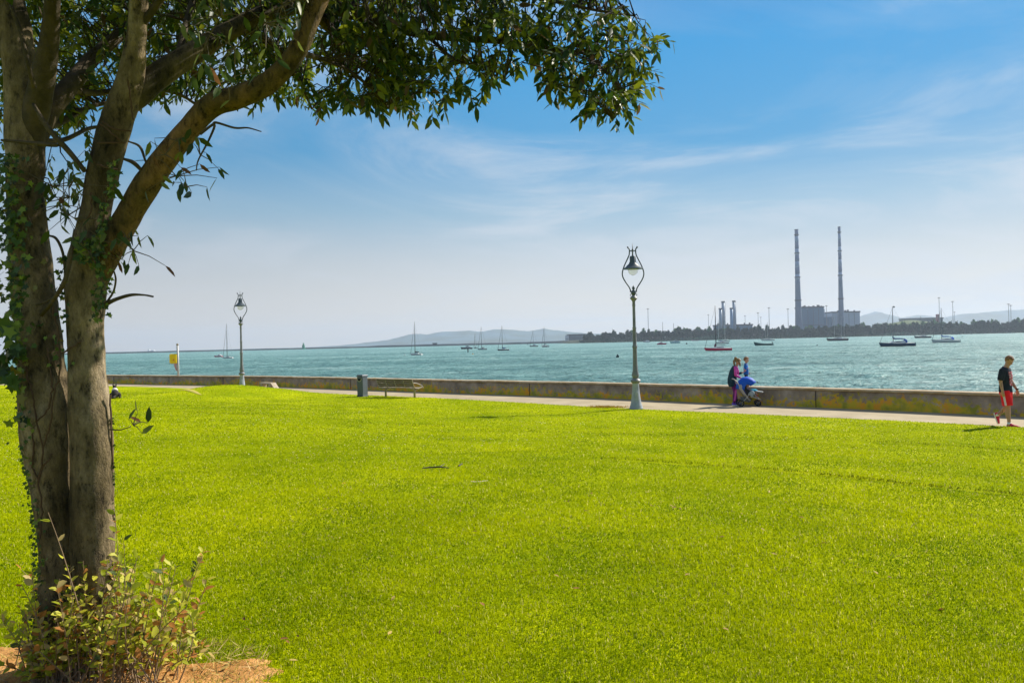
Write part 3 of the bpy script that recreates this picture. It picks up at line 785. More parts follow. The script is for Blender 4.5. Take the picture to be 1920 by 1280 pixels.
zb = M(t, 'MULTIPLY', M(t, 'MULTIPLY', M(t, 'LESS_THAN', spn.outputs[1], -.17), M(t, 'LESS_THAN', M(t, 'ABSOLUTE', M(t, 'SUBTRACT', spn.outputs[2], 1.08)), .12)), .5)
mx = N(t, 'ShaderNodeMixRGB', in_Color1=(.50, .27, .18, 1), in_Color2=(.07, .07, .09, 1)); t.links.new(M(t, 'MULTIPLY', ink, M(t, 'ADD', za, zb)), mx.inputs['Fac'])
t.links.new(mx.outputs[0], t.nodes['Principled BSDF'].inputs['Base Color'])
link('body', remesh(b, .0055, 3), m_skinm, man)
face_bits(man, HC, .235, HMx)
# hair cap, full on top
def hair_cap(root, c, s, Mx, m, back=.12, low=-.05, top=.10, name='hair', extra=None):
    b = MB(); i = 0
    b.ball((-.065, 0, .14), (.435, .365, .40+top*.6), 22, 16)
    b.ball((.16, 0, .34), (.22, .25, .16), 14, 10)
    keep = []
    for k, v_ in enumerate(b.v):
        b.v[k] = v_ + v_.normalized()*noise.noise(v_*7)*.035
    V_ = []
    fs = [f for f in b.f if all((b.v[q].x < .16 or b.v[q].z > .24) and b.v[q].z > (low-.22 if b.v[q].x < -.15 else low) and not (b.v[q].x > .02 and b.v[q].z < .12) for q in f)]
    b.f = fs
    for k in range(len(b.v)): b.v[k] = Vector(c)+Mx @ (b.v[k]*s)
    if extra: extra(b)
    o = b.build(name, m, root, smooth=True)
    sm = o.modifiers.new('thick', 'SOLIDIFY'); sm.thickness = .01
    return o
hair_cap(man, HC, .235, HMx, m_hair)
# T-shirt
b = MB()
b.tube([(-.01, 0, .87), (-.01, 0, .98), (-.005, 0, 1.10), (.005, 0, 1.24), (0, 0, 1.37), (-.01, 0, 1.46), (0, 0, 1.495)], [(.195, .15), (.185, .142), (.172, .132), (.188, .138), (.185, .128), (.125, .092), (.075, .07)], 22, up=(0, 1, 0))
for s, sh in ((-1, 0), (1, .03)):
    b.tube([(-.005, s*.10, 1.43), (-.01, s*.19, 1.415), (-.03+sh, s*.225, 1.28), (-.042+sh*1.3, s*.24, 1.17)], [.075, .08, .078, .076], 14)
b.tube([(.055, 0, .90), (.10, -.04, .865)], [(.10, .05), (.06, .03)], 10, up=(0, 1, 0))
shirt = cloth(b, .009, 't_shirt', m_navy, man, 6)
# print on the chest: rows of red and pale blocks
m_print = mat('shirt_print', (1, 1, 1), .8, .1, tint=True)
bv = BVHTree.FromPolygons([v_.co.copy() for v_ in shirt.data.vertices], [tuple(p_.vertices) for p_ in shirt.data.polygons])
pv, pf, pt = [], [], []
random.seed(4)
for r_ in range(15):
    z = 1.385-r_*.0235; w0, w1 = (-.105+.0025*max(0, r_-4)*1.6, .105) ; y = w0
    while y < w1:
        w_ = random.uniform(.012, .030); y2 = min(y+w_, w1); c_ = random.choice([(.80, .10, .14), (.80, .10, .14), (.85, .45, .47), (.85, .70, .70), (.50, .04, .08)])
        q = []
        for yy, z_ in ((y, z), (y2, z), (y2, z-.019), (y, z-.019)):
            hit = bv.ray_cast(Vector((1, yy-.015, z_)), Vector((-1, 0, 0)))
            if hit[0]: q.append(hit[0]+Vector((.004, 0, 0)))
        if len(q) == 4:
            i = len(pv); pv += q; pf.append((i, i+1, i+2, i+3)); pt += [c_]*4
        y = y2+.005
me = np_mesh('print', np.array([tuple(v_) for v_ in pv]), np.concatenate([np.array(f) for f in pf]), np.full(len(pf), 4), np.array(pt))
link('print', me, m_print, shirt)
# shorts with a pale side stripe
b = MB()
b.tube([(-.01, 0, .97), (-.01, 0, .90), (-.005, 0, .82)], [(.175, .135), (.185, .145), (.19, .145)], 18, up=(0, 1, 0))
b.tube([(0, -.085, .90), (.03, -.095, .72), (.055, -.095, .54)], [.115, .118, .120], 16)
b.tube([(0, .085, .90), (-.005, .095, .72), (-.015, .10, .54)], [.115, .118, .120], 16)
shorts = cloth(b, .009, 'shorts', m_red, man, 6)
bv = BVHTree.FromPolygons([v_.co.copy() for v_ in shorts.data.vertices], [tuple(p_.vertices) for p_ in shorts.data.polygons])
b = MB(); pr = None
for k in range(13):
    z = .945-k*.033; x = -.015+.065*k/12; q = []
    for dx in (-.024, .024):
        h_ = bv.ray_cast(Vector((x+dx, -1, z)), Vector((0, 1, 0)))
        q.append((h_[0] if h_[0] else Vector((x+dx, -.2, z)))+Vector((0, -.005, 0)))
    b.v += q
    if k: i = len(b.v)-4; b.f.append((i, i+2, i+3, i+1))
b.build('stripe', mat('stripe_white', (.72, .62, .70), .8, .1), shorts)
shoe(man, (.025, -.085, 0), (.31, -.10, 0), (0, 0, 1), m_redshoe, m_sole, .285)
shoe(man, (-.315, .10, .325), (-.235, .10, .055), (.95, 0, .30), m_redshoe, m_sole, .285)
MB().tube([(.072, -.085, .065), (.073, -.085, .13)], .043, 12).build('sock', m_sole, man, smooth=True); MB().tube([(-.215, .10, .295), (-.255, .10, .262)], .045, 12).build('sock', m_sole, man, smooth=True)
b = MB(); b.tube([(.185, .203, .955), (.19, .202, .925)], .034, 12); b.ball((.19, .17, .94), (.02, .012, .02), 8, 6); b.build('watch', m_black, man, smooth=True)

# the woman pushing the pushchair
m_coat = mat('coat_cloth', (.012, .035, .055), .85, .15, c2=(.02, .055, .08), scale=6, bump=.3, bscale=10)
m_pink = mat('pink_cloth', (.55, .05, .30), .8, .2, c2=(.66, .10, .40), scale=8); m_mag = mat('magenta_leggings', (.10, .008, .09), .7, .2, c2=(.18, .014, .16), scale=12)
m_purp = mat('purple_shoe', (.17, .07, .50), .6, .3); m_blond = mat('streaked_hair', (.12, .06, .02), .6, .4, c2=(.36, .22, .08), scale=30, stretch=(1, 1, .2), bump=.5, bscale=60)
wp = G(1376.5, 759.6); wom = empty('person', (wp.x, wp.y, 0), R(-8), 'person in navy coat and pink leggings pushing the blue hooded pushchair', 'person')
b = MB()
b.tube([(-.03, 0, .80), (-.04, 0, .92), (-.02, 0, 1.05), (.03, 0, 1.20), (.06, 0, 1.30), (.09, 0, 1.36)], [(.15, .11), (.155, .12), (.12, .10), (.145, .105), (.145, .09), (.08, .07)], 18, up=(0, 1, 0))
limb(b, [(.08, 0, 1.33), (.13, 0, 1.41), (.145, 0, 1.47)], [.06, .048, .048])
WC = (.165, 0, 1.525); WMx = head_shape(b, WC, .215, yaw=-.3, nod=.45)
hN, hF = (.235, -.17, .96), (.36, .14, 1.15)
limb(b, [(.07, -.155, 1.31), (.045, -.21, 1.07), hN], [.05, .038, .024]); hand(b, hN, (.95, .1, -.35), .9, palm_n=Vector((0, 0, -1)), curl=.95, side=1)
limb(b, [(.07, .155, 1.31), (.20, .20, 1.10), hF], [.05, .038, .024]); hand(b, hF, (.85, .15, .40), .9, palm_n=Vector((0, 0, 1)), curl=.8, side=1)
limb(b, [(0, -.08, .82), (.03, -.08, .47), (-.015, -.08, .10)], [.085, .055, .036])
limb(b, [(-.02, .08, .82), (.05, .09, .47), (.10, .09, .11)], [.085, .055, .036])
link('body', remesh(b, .0055, 3), m_skin, wom); face_bits(wom, WC, .215, WMx)
def bun(b):
    c = Vector(WC)
    b.ball(c+Vector((-.075, 0, .125)), (.052, .05, .05), 12, 8)
    b.tube([c+Vector((-.10, 0, .10)), c+Vector((-.135, 0, .03)), c+Vector((-.13, 0, -.08)), c+Vector((-.11, 0, -.16))], [.03, .038, .034, .012], 10)
    b.tube([c+Vector((.03, -.10, .02)), c+Vector((.05, -.105, -.08)), c+Vector((.06, -.09, -.17))], [.03, .032, .012], 8)
hair_cap(wom, WC, .215, WMx, m_blond, extra=bun)
b = MB()
b.tube([(-.03, 0, .66), (-.045, 0, .78), (-.045, 0, .92), (-.025, 0, 1.06), (.01, 0, 1.20), (.045, 0, 1.31), (.07, 0, 1.37)], [(.155, .13), (.19, .165), (.185, .165), (.165, .145), (.175, .135), (.16, .105), (.085, .08)], 20, up=(0, 1, 0))
b.tube([(.07, .13, 1.32), (.15, .19, 1.18), (.20, .20, 1.10), (.31, .155, 1.135)], [.07, .06, .055, .042], 12)
coat = cloth(b, .010, 'coat', m_coat, wom, 6)
b = MB(); b.tube([(.06, -.10, 1.34), (.065, -.165, 1.30), (.055, -.20, 1.19), (.05, -.21, 1.07), (.13, -.195, 1.02), (.21, -.178, .975)], [.06, .066, .058, .052, .045, .036], 12)
b.tube([(.12, -.05, 1.36), (.165, -.055, 1.22), (.155, -.05, 1.08)], [(.035, .02), (.05, .025), (.04, .02)], 10, up=(0, 1, 0))
cloth(b, .009, 'sleeve', m_pink, wom, 4)
b = MB(); limb(b, [(0, -.08, .82), (.03, -.08, .47), (-.012, -.08, .12)], [.095, .066, .048]); b.capsule((.01, -.08, .38), (.0, -.08, .28), .062, .056)
limb(b, [(-.02, .08, .82), (.05, .09, .47), (.10, .09, .13)], [.095, .066, .048]); cloth(b, .009, 'leggings', m_mag, wom, 4)
b = MB(); pr = [(.015, -.150, .66), (.045, -.148, .50), (.03, -.142, .36), (.0, -.13, .16)]
for x, y, z in pr: b.v += [Vector((x-.028, y, z)), Vector((x+.028, y, z))]
b.f = [(0, 1, 3, 2), (2, 3, 5, 4), (4, 5, 7, 6)]; b.build('stripe', mat('pink_stripe', (.72, .12, .52), .7, .2), wom)
shoe(wom, (-.085, -.08, 0), (.16, -.08, 0), (0, 0, 1), m_purp, m_sole, .25); shoe(wom, (.03, .09, .0), (.28, .09, 0), (0, 0, 1), m_purp, m_sole, .25)

# pushchair (local +x forward)
m_alu = mat('pushchair_frame', (.40, .37, .33), .35, .5, metal=.3); m_hubg = mat('hub_grey', (.12, .12, .12), .5, .4); m_tyre = mat('tyre_rubber', (.025, .025, .028), .8, .2); m_blue = mat('blue_hood', (.003, .07, .45), .6, .25, c2=(.006, .10, .55), scale=5)
m_fab = mat('black_fabric', (.022, .024, .028), .85, .2); m_gbag = mat('grey_bag', (.22, .27, .28), .6, .3, c2=(.34, .39, .39), scale=9)
pp = G(1399.5, 761.0); pc = empty('pushchair', (pp.x, pp.y, 0), R(-6), 'pushchair with bright blue hood and grey frame on the promenade', 'pushchair')
for_frame = .020
for sx, yy, r_ in ((-.22, -.25, .095), (-.20, .25, .095), (.36, -.20, .085), (.40, .20, .085)):
    b = MB(); n_ = 22
    rr = [[(sx+(r_+a*.02)*math.cos(2*math.pi*k/n_), yy+w_, r_+.02+(r_+a*.02)*math.sin(2*math.pi*k/n_)) for k in range(n_)] for a, w_ in ((-.7, -.026), (.6, -.026), (1, -.012), (1, .012), (.6, .026), (-.7, .026))]
    b.loft(rr, cap=False); w = b.build('wheel', m_tyre, pc)
    b = MB(); b.tube([(sx, yy-.02, r_+.02), (sx, yy+.02, r_+.02)], .022, 10)
    for k in range(5):
        a = 2*math.pi*k/5; b.tube([(sx, yy, r_+.02), (sx+(r_-.012)*math.cos(a), yy, r_+.02+(r_-.012)*math.sin(a))], .010, 6)
    b.build('hub', m_hubg, w)
    smooth_angle(w, 40)
b = MB()
for s in (-1, 1):
    y = s*.235
    b.tube([(-.42, y*.95, .93), (-.36, y, .88), (-.12, y, .50), (.02, y, .27), (.10, y, .20)], for_frame, 8)
    b.tube([(.02, y, .42), (.25, y*.95, .30), (.46, y*.85, .23), (.385, y*.85, .11)], .015, 8)
    b.tube([(-.22, y*1.02, .115), (-.06, y, .26), (.02, y, .36), (.05, y, .46)], .014, 8)
    b.tube([(.14, y, .56), (.24, y, .40), (.30, y*.9, .29)], .012, 8)
    b.tube([(.24, y*.9, .42), (.40, y*.8, .27), (.46, y*.8, .235)], .012, 8)
b.tube([(-.42, -.225, .93), (-.44, -.12, .95), (-.44, .12, .95), (-.42, .225, .93)], .019, 8)
b.tube([(-.22, -.25, .115), (-.22, .25, .115)], .010, 6); b.tube([(.46, -.19, .235), (.46, .19, .235)], .014, 8)
b.build('frame', m_alu, pc, smooth=True)
b = MB(); rings = []
for x, z, hh in ((-.12, .76, .02), (-.06, .56, .02), (.0, .40, .02), (.06, .36, .02), (.20, .38, .02), (.28, .37, .02)): rings.append([(x-hh, -.19, z+hh), (x+hh, -.19, z-hh), (x+hh, .19, z-hh), (x-hh, .19, z+hh)])
b.loft(rings)
for s in (-1, 1): b.prism([(-.13, .76), (-.02, .40), (.20, .37), (.18, .52), (.0, .62), (-.05, .76)], s*.19-.006, s*.19+.006)
b.build('seat', m_fab, pc)
b = MB(); rings = []
for k in range(11):                     # hood: a pleated quarter dome swung about its pivot
    a = R(172 - k*14.2); rr = .37; ring = []
    for j in range(13):
        t_ = math.pi*j/12; yy = -.215*math.cos(t_); q = (.30+.70*math.sin(t_)**.7)
        ring.append((.02+rr*.98*math.cos(a)*q, yy, .64+rr*1.02*math.sin(a)*q - .035*(k % 2)*math.sin(t_)*.4 - .10*max(0, -math.cos(a))*(1-math.sin(a))))
    rings.append(ring)
b.loft(rings, closed=False, cap=False)
o = b.build('hood', m_blue, pc, smooth=True); o.modifiers.new('t', 'SOLIDIFY').thickness = .012
b = MB(); b.tube([(.375, -.16, .80), (.40, 0, .83), (.375, .16, .80)], .012, 6); b.build('hood_rim', m_fab, pc)
b = MB(); b.tube([(-.02, 0, .16), (.0, 0, .30)], [(.17, .16), (.20, .20)], 14, up=(0, 1, 0)); b.build('basket', mat('basket_grey', (.13, .14, .14), .8, .2), pc)
b = MB(); b.bbox((.42, 0, .50), (.26, .34, .045), .015, ry=R(8)); b.build('tray', mat('tray_white', (.42, .43, .42), .5, .3), pc)
b = MB(); b.ball((.15, -.23, .43), (.085, .04, .12), 12, 10, fn=lambda p_: Vector((p_.x*(1.15 if p_.z > 0 else .75), p_.y, p_.z))); tb = b.build('bag', m_gbag, None, smooth=True)
tb.location = pc.location; tb.rotation_euler = pc.rotation_euler; tag(tb, 'pale grey carrier bag hanging on the near side of the pushchair', 'bag')
b = MB(); b.ball((-.20, -.18, .66), (.07, .05, .11), 10, 8); tb = b.build('pouch', mat('grey_pouch', (.38, .36, .33), .8, .2), None, smooth=True)
tb.location = pc.location; tb.rotation_euler = pc.rotation_euler; tag(tb, 'small grey pouch hanging behind the pushchair seat', 'bag')
b = MB(); b.ball((.34, -.05, .35), (.07, .08, .04), 10, 8); b.build('footrest', mat('orange_cloth', (.70, .12, .03), .7, .2), pc, smooth=True)

# child riding in the pushchair
m_teal = mat('teal_cloth', (.01, .28, .42), .8, .2)
ki = empty('person', pc.location, 0, 'small child sitting under the blue pushchair hood with a teal blanket', 'person'); ki.rotation_euler = pc.rotation_euler
b = MB(); limb(b, [(.02, 0, .46), (.0, 0, .60), (.02, 0, .66)], [.085, .07, .04]); KC = (.055, 0, .735); KM = head_shape(b, KC, .165, yaw=-.7, nod=.15)
for s in (-1, 1):
    limb(b, [(.0, s*.085, .62), (.08, s*.11, .53), (.17, s*.08, .54)], [.034, .028, .018]); hand(b, (.17, s*.08, .54), (1, 0, .1), .5, palm_n=Vector((0, -s, -.3)), curl=.6, side=-s)
    limb(b, [(.04, s*.06, .44), (.24, s*.08, .50), (.35, s*.08, .42)], [.05, .04, .026])
link('body', remesh(b, .0055, 2), m_skin, ki); face_bits(ki, KC, .165, KM); hair_cap(ki, KC, .165, KM, m_hair)
b = MB(); b.tube([(.03, 0, .42), (.0, 0, .62)], [(.11, .10), (.09, .08)], 12, up=(0, 1, 0)); cloth(b, .01, 'jacket', mat('child_jacket', (.05, .05, .35), .8, .2), ki, 3)
b = MB(); b.ball((.25, 0, .535), (.13, .15, .055), 14, 8, fn=lambda p_: p_+p_*noise.noise(p_*3)*.25); b.build('blanket', m_teal, ki, smooth=True)

# child standing on the wall
m_cblue = mat('blue_jacket', (.01, .12, .42), .8, .2, c2=(.02, .17, .52), scale=8)
wz = Vector(G(1398.5, 752)); wx, wy = 1398.5, 0
pw = P(1398.5, 722, 1.0) - Vector((0, 0, EYE))
# find where that line of sight meets the coping
best = min(W, key=lambda q: abs(q[0]/q[1]-pw.x)); wn = best + np.array([.06, .25])
cz = hz(0, 0)*0 + WH
ch = empty('person', (wn[0], wn[1], cz), R(-8), 'small child in blue jacket standing on the sea wall behind the pushchair', 'person')
print('child at', wn, 'wall Z')
b = MB(); b.tube([(0, 0, .46), (0, 0, .56), (0, 0, .70), (0, 0, .78)], [(.085, .065), (.085, .065), (.095, .065), (.05, .045)], 16, up=(0, 1, 0))
limb(b, [(0, 0, .77), (.012, 0, .85)], [.036, .034]); CC = (.02, 0, .935); CM = head_shape(b, CC, .205, yaw=-.25, nod=.15)
hR = (-.09, -.215, .60)
limb(b, [(0, -.10, .75), (-.03, -.17, .64), hR], [.036, .028, .018]); hand(b, hR, (-.2, -.8, -.3), .55, palm_n=Vector((0, 0, -1)), curl=.7, side=1)
limb(b, [(0, .10, .75), (.03, .14, .60), (.10, .12, .48)], [.036, .028, .018]); hand(b, (.10, .12, .48), (.5, 0, -.8), .55, palm_n=Vector((0, -1, 0)), curl=.5, side=-1)
for s in (-1, 1): limb(b, [(0, s*.05, .47), (.02*s, s*.055, .25), (0+.03*s, s*.055, .05)], [.055, .038, .026])
link('body', remesh(b, .0055, 2), m_skin, ch); face_bits(ch, CC, .205, CM); hair_cap(ch, CC, .205, CM, m_hair)
b = MB(); b.tube([(0, 0, .42), (0, 0, .50), (0, 0, .66), (0, 0, .77), (0, 0, .82)], [(.115, .09), (.115, .09), (.115, .085), (.09, .06), (.05, .045)], 16, up=(0, 1, 0))
b.tube([(0, -.09, .75), (-.03, -.17, .64), (-.075, -.205, .61)], [.05, .045, .035], 10); b.tube([(0, .09, .75), (.03, .14, .60), (.09, .125, .49)], [.05, .045, .035], 10)
jk = cloth(b, .009, 'jacket', m_cblue, ch, 4)
b = MB(); b.tube([(0, 0, .625), (0, 0, .655)], [(.121, .092), (.121, .092)], 18, up=(0, 1, 0)); b.build('stripe', mat('jacket_stripe', (.55, .30, .40), .8, .2), jk)
b = MB()
for s in (-1, 1): limb(b, [(0, s*.05, .45), (.02*s, s*.055, .25), (.03*s, s*.055, .07)], [.064, .048, .042])
cloth(b, .009, 'trousers', mat('child_trousers', (.03, .04, .09), .8, .2), ch, 3)
for s in (-1, 1): shoe(ch, (-.05+.03*s, s*.055, 0), (.12+.03*s, s*.055, 0), (0, 0, 1), m_tyre, m_sole, .17)

# dog lying on the lawn, seen from behind
m_fur = mat('dog_fur', (.016, .013, .012), .8, .3, c2=(.05, .04, .035), scale=18, bump=.8, bscale=40); m_wfur = mat('white_fur', (.62, .56, .50), .85, .2, c2=(.72, .68, .62), scale=20, bump=.6, bscale=50)
dp = G(216, 750, .40); dg = empty('dog', (dp.x, dp.y, hz(dp.x, dp.y)), R(118), 'black dog with a white collar of fur lying on the grass', 'dog')
b = MB()
b.tube([(-.34, 0, .14), (-.28, 0, .18), (-.15, 0, .19), (.0, 0, .18), (.14, 0, .20), (.24, 0, .24), (.30, 0, .30)], [(.06, .08), (.13, .13), (.15, .16), (.135, .15), (.14, .16), (.11, .13), (.07, .09)], 16, up=(0, 1, 0))
limb(b, [(.24, 0, .28), (.32, 0, .40)], [.085, .065])
b.ball((.37, 0, .45), (.095, .075, .08), 14, 10); b.tube([(.40, 0, .44), (.49, 0, .41), (.54, 0, .40)], [(.05, .045), (.036, .03), (.024, .022)], 10, up=(0, 1, 0))
for s in (-1, 1):
    b.tube([(.345, s*.05, .50), (.335, s*.062, .56), (.36, s*.085, .565)], [.034, .024, .008], 8)
    limb(b, [(.20, s*.10, .20), (.16, s*.11, .06), (.44, s*.09, .035)], [.05, .036, .026]); b.ball((.45, s*.09, .03), (.045, .03, .028), 8, 6)
    limb(b, [(-.22, s*.13, .16), (-.05, s*.17, .10), (-.24, s*.17, .04), (-.10, s*.18, .03)], [.085, .06, .035, .028]); b.ball((-.08, s*.18, .028), (.05, .03, .026), 8, 6)
limb(b, [(-.33, 0, .12), (-.44, .08, .05), (-.42, .22, .04)], [.045, .045, .03])
link('body', remesh(b, .011, 2), m_fur, dg)
b = MB(); b.tube([(.215, 0, .27), (.255, 0, .33), (.285, 0, .37)], [(.125, .125), (.115, .11), (.09, .085)], 14, up=(0, 1, 0)); b.build('collar_fur', m_wfur, dg, smooth=True)
b = MB(); b.ball((-.43, .22, .045), (.05, .05, .04), 10, 8); b.build('tail_tip', m_wfur, dg, smooth=True)
# ------------------------------------------------------------------ boats
EYES = EYE - SEA
def sea_pt(px, y):
    v = y - hor(px); return P(px, y, EYES*FPX/v)
PAL = {}
def pm(name, c, rough=.45, spec=.4):
    if name not in PAL: PAL[name] = mat(name, c, rough, spec)
    return PAL[name]
def hull_mesh(L, Bm, free, stern=.8, n=13, sheer=.25):
    b = MB(); rings = []
    for k in range(n):
        u = k/(n-1); x = -L/2 + L*u
        w = Bm/2*(stern+(1-stern)*math.sin(min(u/.45, 1)*math.pi/2))*(1-max(0, (u-.45)/.55)**2.1)+.01
        f = free*(1+sheer*max(0, u-.4)**2*3)
        rk = (u > .9)*(0)
        dx = max(0, u-.8)/.2*L*.07
        rings.append([(x+dx, w, f), (x+dx*.5, w*.93, f*.45), (x-dx*.2, w*.72, 0), (x-dx, w*.35, -free*.35), (x-dx, -w*.35, -free*.35), (x-dx*.2, -w*.72, 0), (x+dx*.5, -w*.93, f*.45), (x+dx, -w, f)])
    b.loft(rings); return b
def sailboat(px, wl, hull_px, mast_top, label, hullc='navy_hull', coverc='navy_cover', heading=180, mpx=None, mfrac=.12, cover=True, hood=False, mizzen=None, boot=None, wheel=False, bag=False, mastc='mast_grey', jib=True, lx=None, vis=1.0):
    pt = sea_pt(px, wl); Z = pt.y; mpp = Z/FPX; h = R(heading)
    L = hull_px*mpp/max(abs(math.cos(h)), .45); Hm = (wl-mast_top)*mpp
    rt = empty('sailing_boat', (pt.x, pt.y, SEA), h, label, 'sailing boat', 'sailing boats moored in the bay')
    Bm = L*.30; fr = L*.105
    hc = pm(hullc, HULL[hullc]); b = hull_mesh(L, Bm, fr); o = b.build('hull', hc, rt); smooth_angle(o, 50)
    if boot:
        b = hull_mesh(L*1.004, Bm*1.01, fr*.22, sheer=0); b.build('waterline_band', pm(boot, HULL[boot]), rt)
    wd = pm('deck_white', (.62, .62, .58)); b = MB()
    rings = []
    for k in range(9):
        u = k/8; x = -L*.46+L*.98*u; w = Bm/2*.93*(.85+.15*math.sin(min(u/.45, 1)*math.pi/2))*(1-max(0, (u-.45)/.55)**2.1)+.01; f = fr*(1+.25*max(0, u-.4)**2*3)+.01
        rings.append([(x, w, f), (x, w*.8, f+.07), (x, -w*.8, f+.07), (x, -w, f), (x, -w*.9, f-.05), (x, w*.9, f-.05)])
    b.loft(rings); b.build('deck', wd, rt)
    b = MB(); rings = []
    for x, w, hh in ((-.20, .62, .062), (-.16, .64, .075), (.05, .60, .068), (.20, .45, .045), (.26, .30, .012)):
        rings.append([(x*L, w*Bm/2, fr+.02), (x*L, w*Bm/2*.85, fr+hh*L), (x*L, -w*Bm/2*.85, fr+hh*L), (x*L, -w*Bm/2, fr+.02)])
    b.loft(rings); cb = b.build('cabin', wd, rt)
    for s in (-1, 1): MB().bbox((-.03*L, s*(.60*Bm/2*.94), fr+.038*L), (L*.22, .02, L*.017), .003).build('window', pm('dark_window', (.02, .025, .03)), cb)
    mx_ = mfrac*L; b = MB(); b.tube([(mx_, 0, fr), (mx_, 0, Hm*.6), (mx_, 0, Hm)], [.12, .105, .07], 8)
    b.tube([(mx_, -Bm*.30, Hm*.58), (mx_, Bm*.30, Hm*.58)], .03, 6)
    if wheel: b.ball((mx_-.45, 0, Hm*.985), .28, 10, 8); b.tube([(mx_, 0, Hm*.985), (mx_-.45, 0, Hm*.985)], .03, 6)
    b.build('mast', pm(mastc, HULL[mastc]), rt, smooth=True)
    b = MB(); r_ = max(.012, .00011*Z*.55)
    b.tube([(L*.53, 0, fr*1.25), (mx_+.02, 0, Hm*.96)], r_*1.0 if not jib else [r_*4.0, r_*1.4], 6)
    b.tube([(-L*.49, 0, fr*1.05), (mx_, 0, Hm*.99)], r_*.7, 5)
    for s in (-1, 1): b.tube([(mx_-.05, s*Bm*.46, fr), (mx_, s*Bm*.30, Hm*.58), (mx_, 0, Hm*.95)], r_*.6, 5)
    b.tube([(L*.53, 0, fr*1.2), (L*.53+L*.22, 0, .02)], r_*.7, 5)
    b.build('rigging', pm('rigging_grey', (.12, .13, .14)), rt)
    bz = fr+L*.125
    b = MB(); b.tube([(mx_, 0, bz), (mx_-L*.36, 0, bz-.02)], .06, 8); b.build('boom', pm(mastc, HULL[mastc]), rt)
    if cover:
        b = MB(); cc = pm(coverc, HULL[coverc], .8, .15)
        b.tube([(mx_+.12, 0, bz+L*.085), (mx_+.08, 0, bz+L*.05), (mx_-L*.05, 0, bz+.14), (mx_-L*.2, 0, bz+.12), (mx_-L*.35, 0, bz+.06)], [(.07, .10), (.13, .16), (.17, .22), (.15, .19), (.08, .10)], 10)
        b.build('sail_cover', cc, rt, smooth=True)
    if hood:
        b = MB(); b.ball((-.235*L, 0, fr+.045*L), (L*.055, Bm*.33, L*.075), 12, 8); b.build('sprayhood', pm(coverc+'_light', tuple(min(1, x*1.7) for x in HULL[coverc]), .7, .2), rt, smooth=True)
    if bag:
        b = MB(); b.tube([(mx_+.25, 0, fr+.1), (mx_+.27, 0, fr+.6), (mx_+.22, 0, fr+1.15), (mx_+.2, 0, fr+1.35)], [.22, .27, .20, .08], 10); b.build('sail_bag', pm('maroon_cloth', (.10, .02, .05), .8), rt, smooth=True)
    if mizzen:
        b = MB(); b.tube([(mizzen[0]*L, 0, fr), (mizzen[0]*L, 0, Hm*mizzen[1])], [.07, .045], 8); b.build('mizzen_mast', pm(mastc, HULL[mastc]), rt)
    b = MB()                                         # guard rails
    for s in (-1, 1):
        b.tube([(-L*.48, s*Bm*.38, fr+.55), (-L*.1, s*Bm*.46, fr+.55), (L*.3, s*Bm*.30, fr+.62), (L*.52, s*.05, fr+.75)], r_*.6, 4)
        for q in (-.48, -.25, 0, .25, .45): b.tube([(q*L, s*Bm*.42*(1 if q < .3 else .4), fr), (q*L, s*Bm*.42*(1 if q < .3 else .4), fr+.56)], r_*.6, 4)
    b.build('guard_rail', pm('rigging_grey', (.12, .13, .14)), rt)
    return rt
HULL = dict(navy_hull=(.015, .05, .10), red_hull=(.70, .02, .07), white_hull=(.55, .55, .53), dark_hull=(.03, .05, .055), black_hull=(.02, .025, .03), green_hull=(.02, .10, .12), grey_hull=(.28, .30, .30),
            navy_cover=(.008, .05, .20), blue_cover=(.01, .07, .38), dark_cover=(.02, .025, .03), teal_cover=(.02, .08, .10), white_cover=(.6, .6, .58), mast_grey=(.16, .17, .17), mast_pale=(.50, .52, .52), mast_dark=(.07, .06, .06), red_boot=(.40, .03, .04), white_boot=(.6, .6, .6))
sailboat(1347.5, 657.8, 48, 572.5, 'red hulled sailing boat moored beyond the lamp with no sail cover', 'red_hull', cover=False, mfrac=.10, bag=True, mastc='mast_dark')
sailboat(1354.5, 644.5, 23, 597, 'white and pale blue sailing boat directly behind the red one', 'grey_hull', 'navy_cover', 185, mastc='mast_pale', mfrac=.3, boot='white_boot')
sailboat(1359.5, 640.5, 17, 591, 'faint white yacht nearest the trees behind the red sailing boat', 'white_hull', 'white_cover', 178, mastc='mast_pale', mfrac=0)
sailboat(1440, 638.6, 24, 603, 'pale two masted yacht anchored near the tree lined shore', 'white_hull', 'teal_cover', 180, mastc='mast_pale', mizzen=(.16, .9), mfrac=.0)
sailboat(1570.5, 638.8, 37, 590.5, 'dark hulled ketch with pale masts below the tall power station chimney', 'black_hull', 'dark_cover', 180, mastc='mast_pale', mizzen=(-.2, .95), mfrac=.15, boot='white_boot')
sailboat(1583, 636.0, 16, 592, 'small white yacht peeping out behind the dark ketch', 'white_hull', 'white_cover', 180, mastc='mast_pale', mfrac=.0)
sailboat(1683, 649.8, 62, 574, 'dark blue yacht with blue sail cover and blue sprayhood', 'navy_hull', 'navy_cover', 180, mfrac=.13, hood=True, wheel=True, boot='dark_hull')
sailboat(1730.5, 633.6, 29, 592, 'small dark sailing boat between the two blue covered yachts', 'dark_hull', 'teal_cover', 180, mfrac=.12, cover=False, boot='white_boot')
sailboat(1774, 642.6, 49, 577, 'off white yacht with blue covers moored near the right edge', 'white_hull', 'blue_cover', 180, mfrac=.16, hood=True, boot='grey_hull')
sailboat(781, 666, 22, 602.5, 'white yacht seen from its stern quarter with a black sail cover', 'white_hull', 'dark_cover', 152, mfrac=.12)
sailboat(892, 653.0, 6.5, 622, 'tiny faint yacht between the motor cruiser and dark green yacht', 'dark_hull', 'dark_cover', 150, mastc='mast_pale')
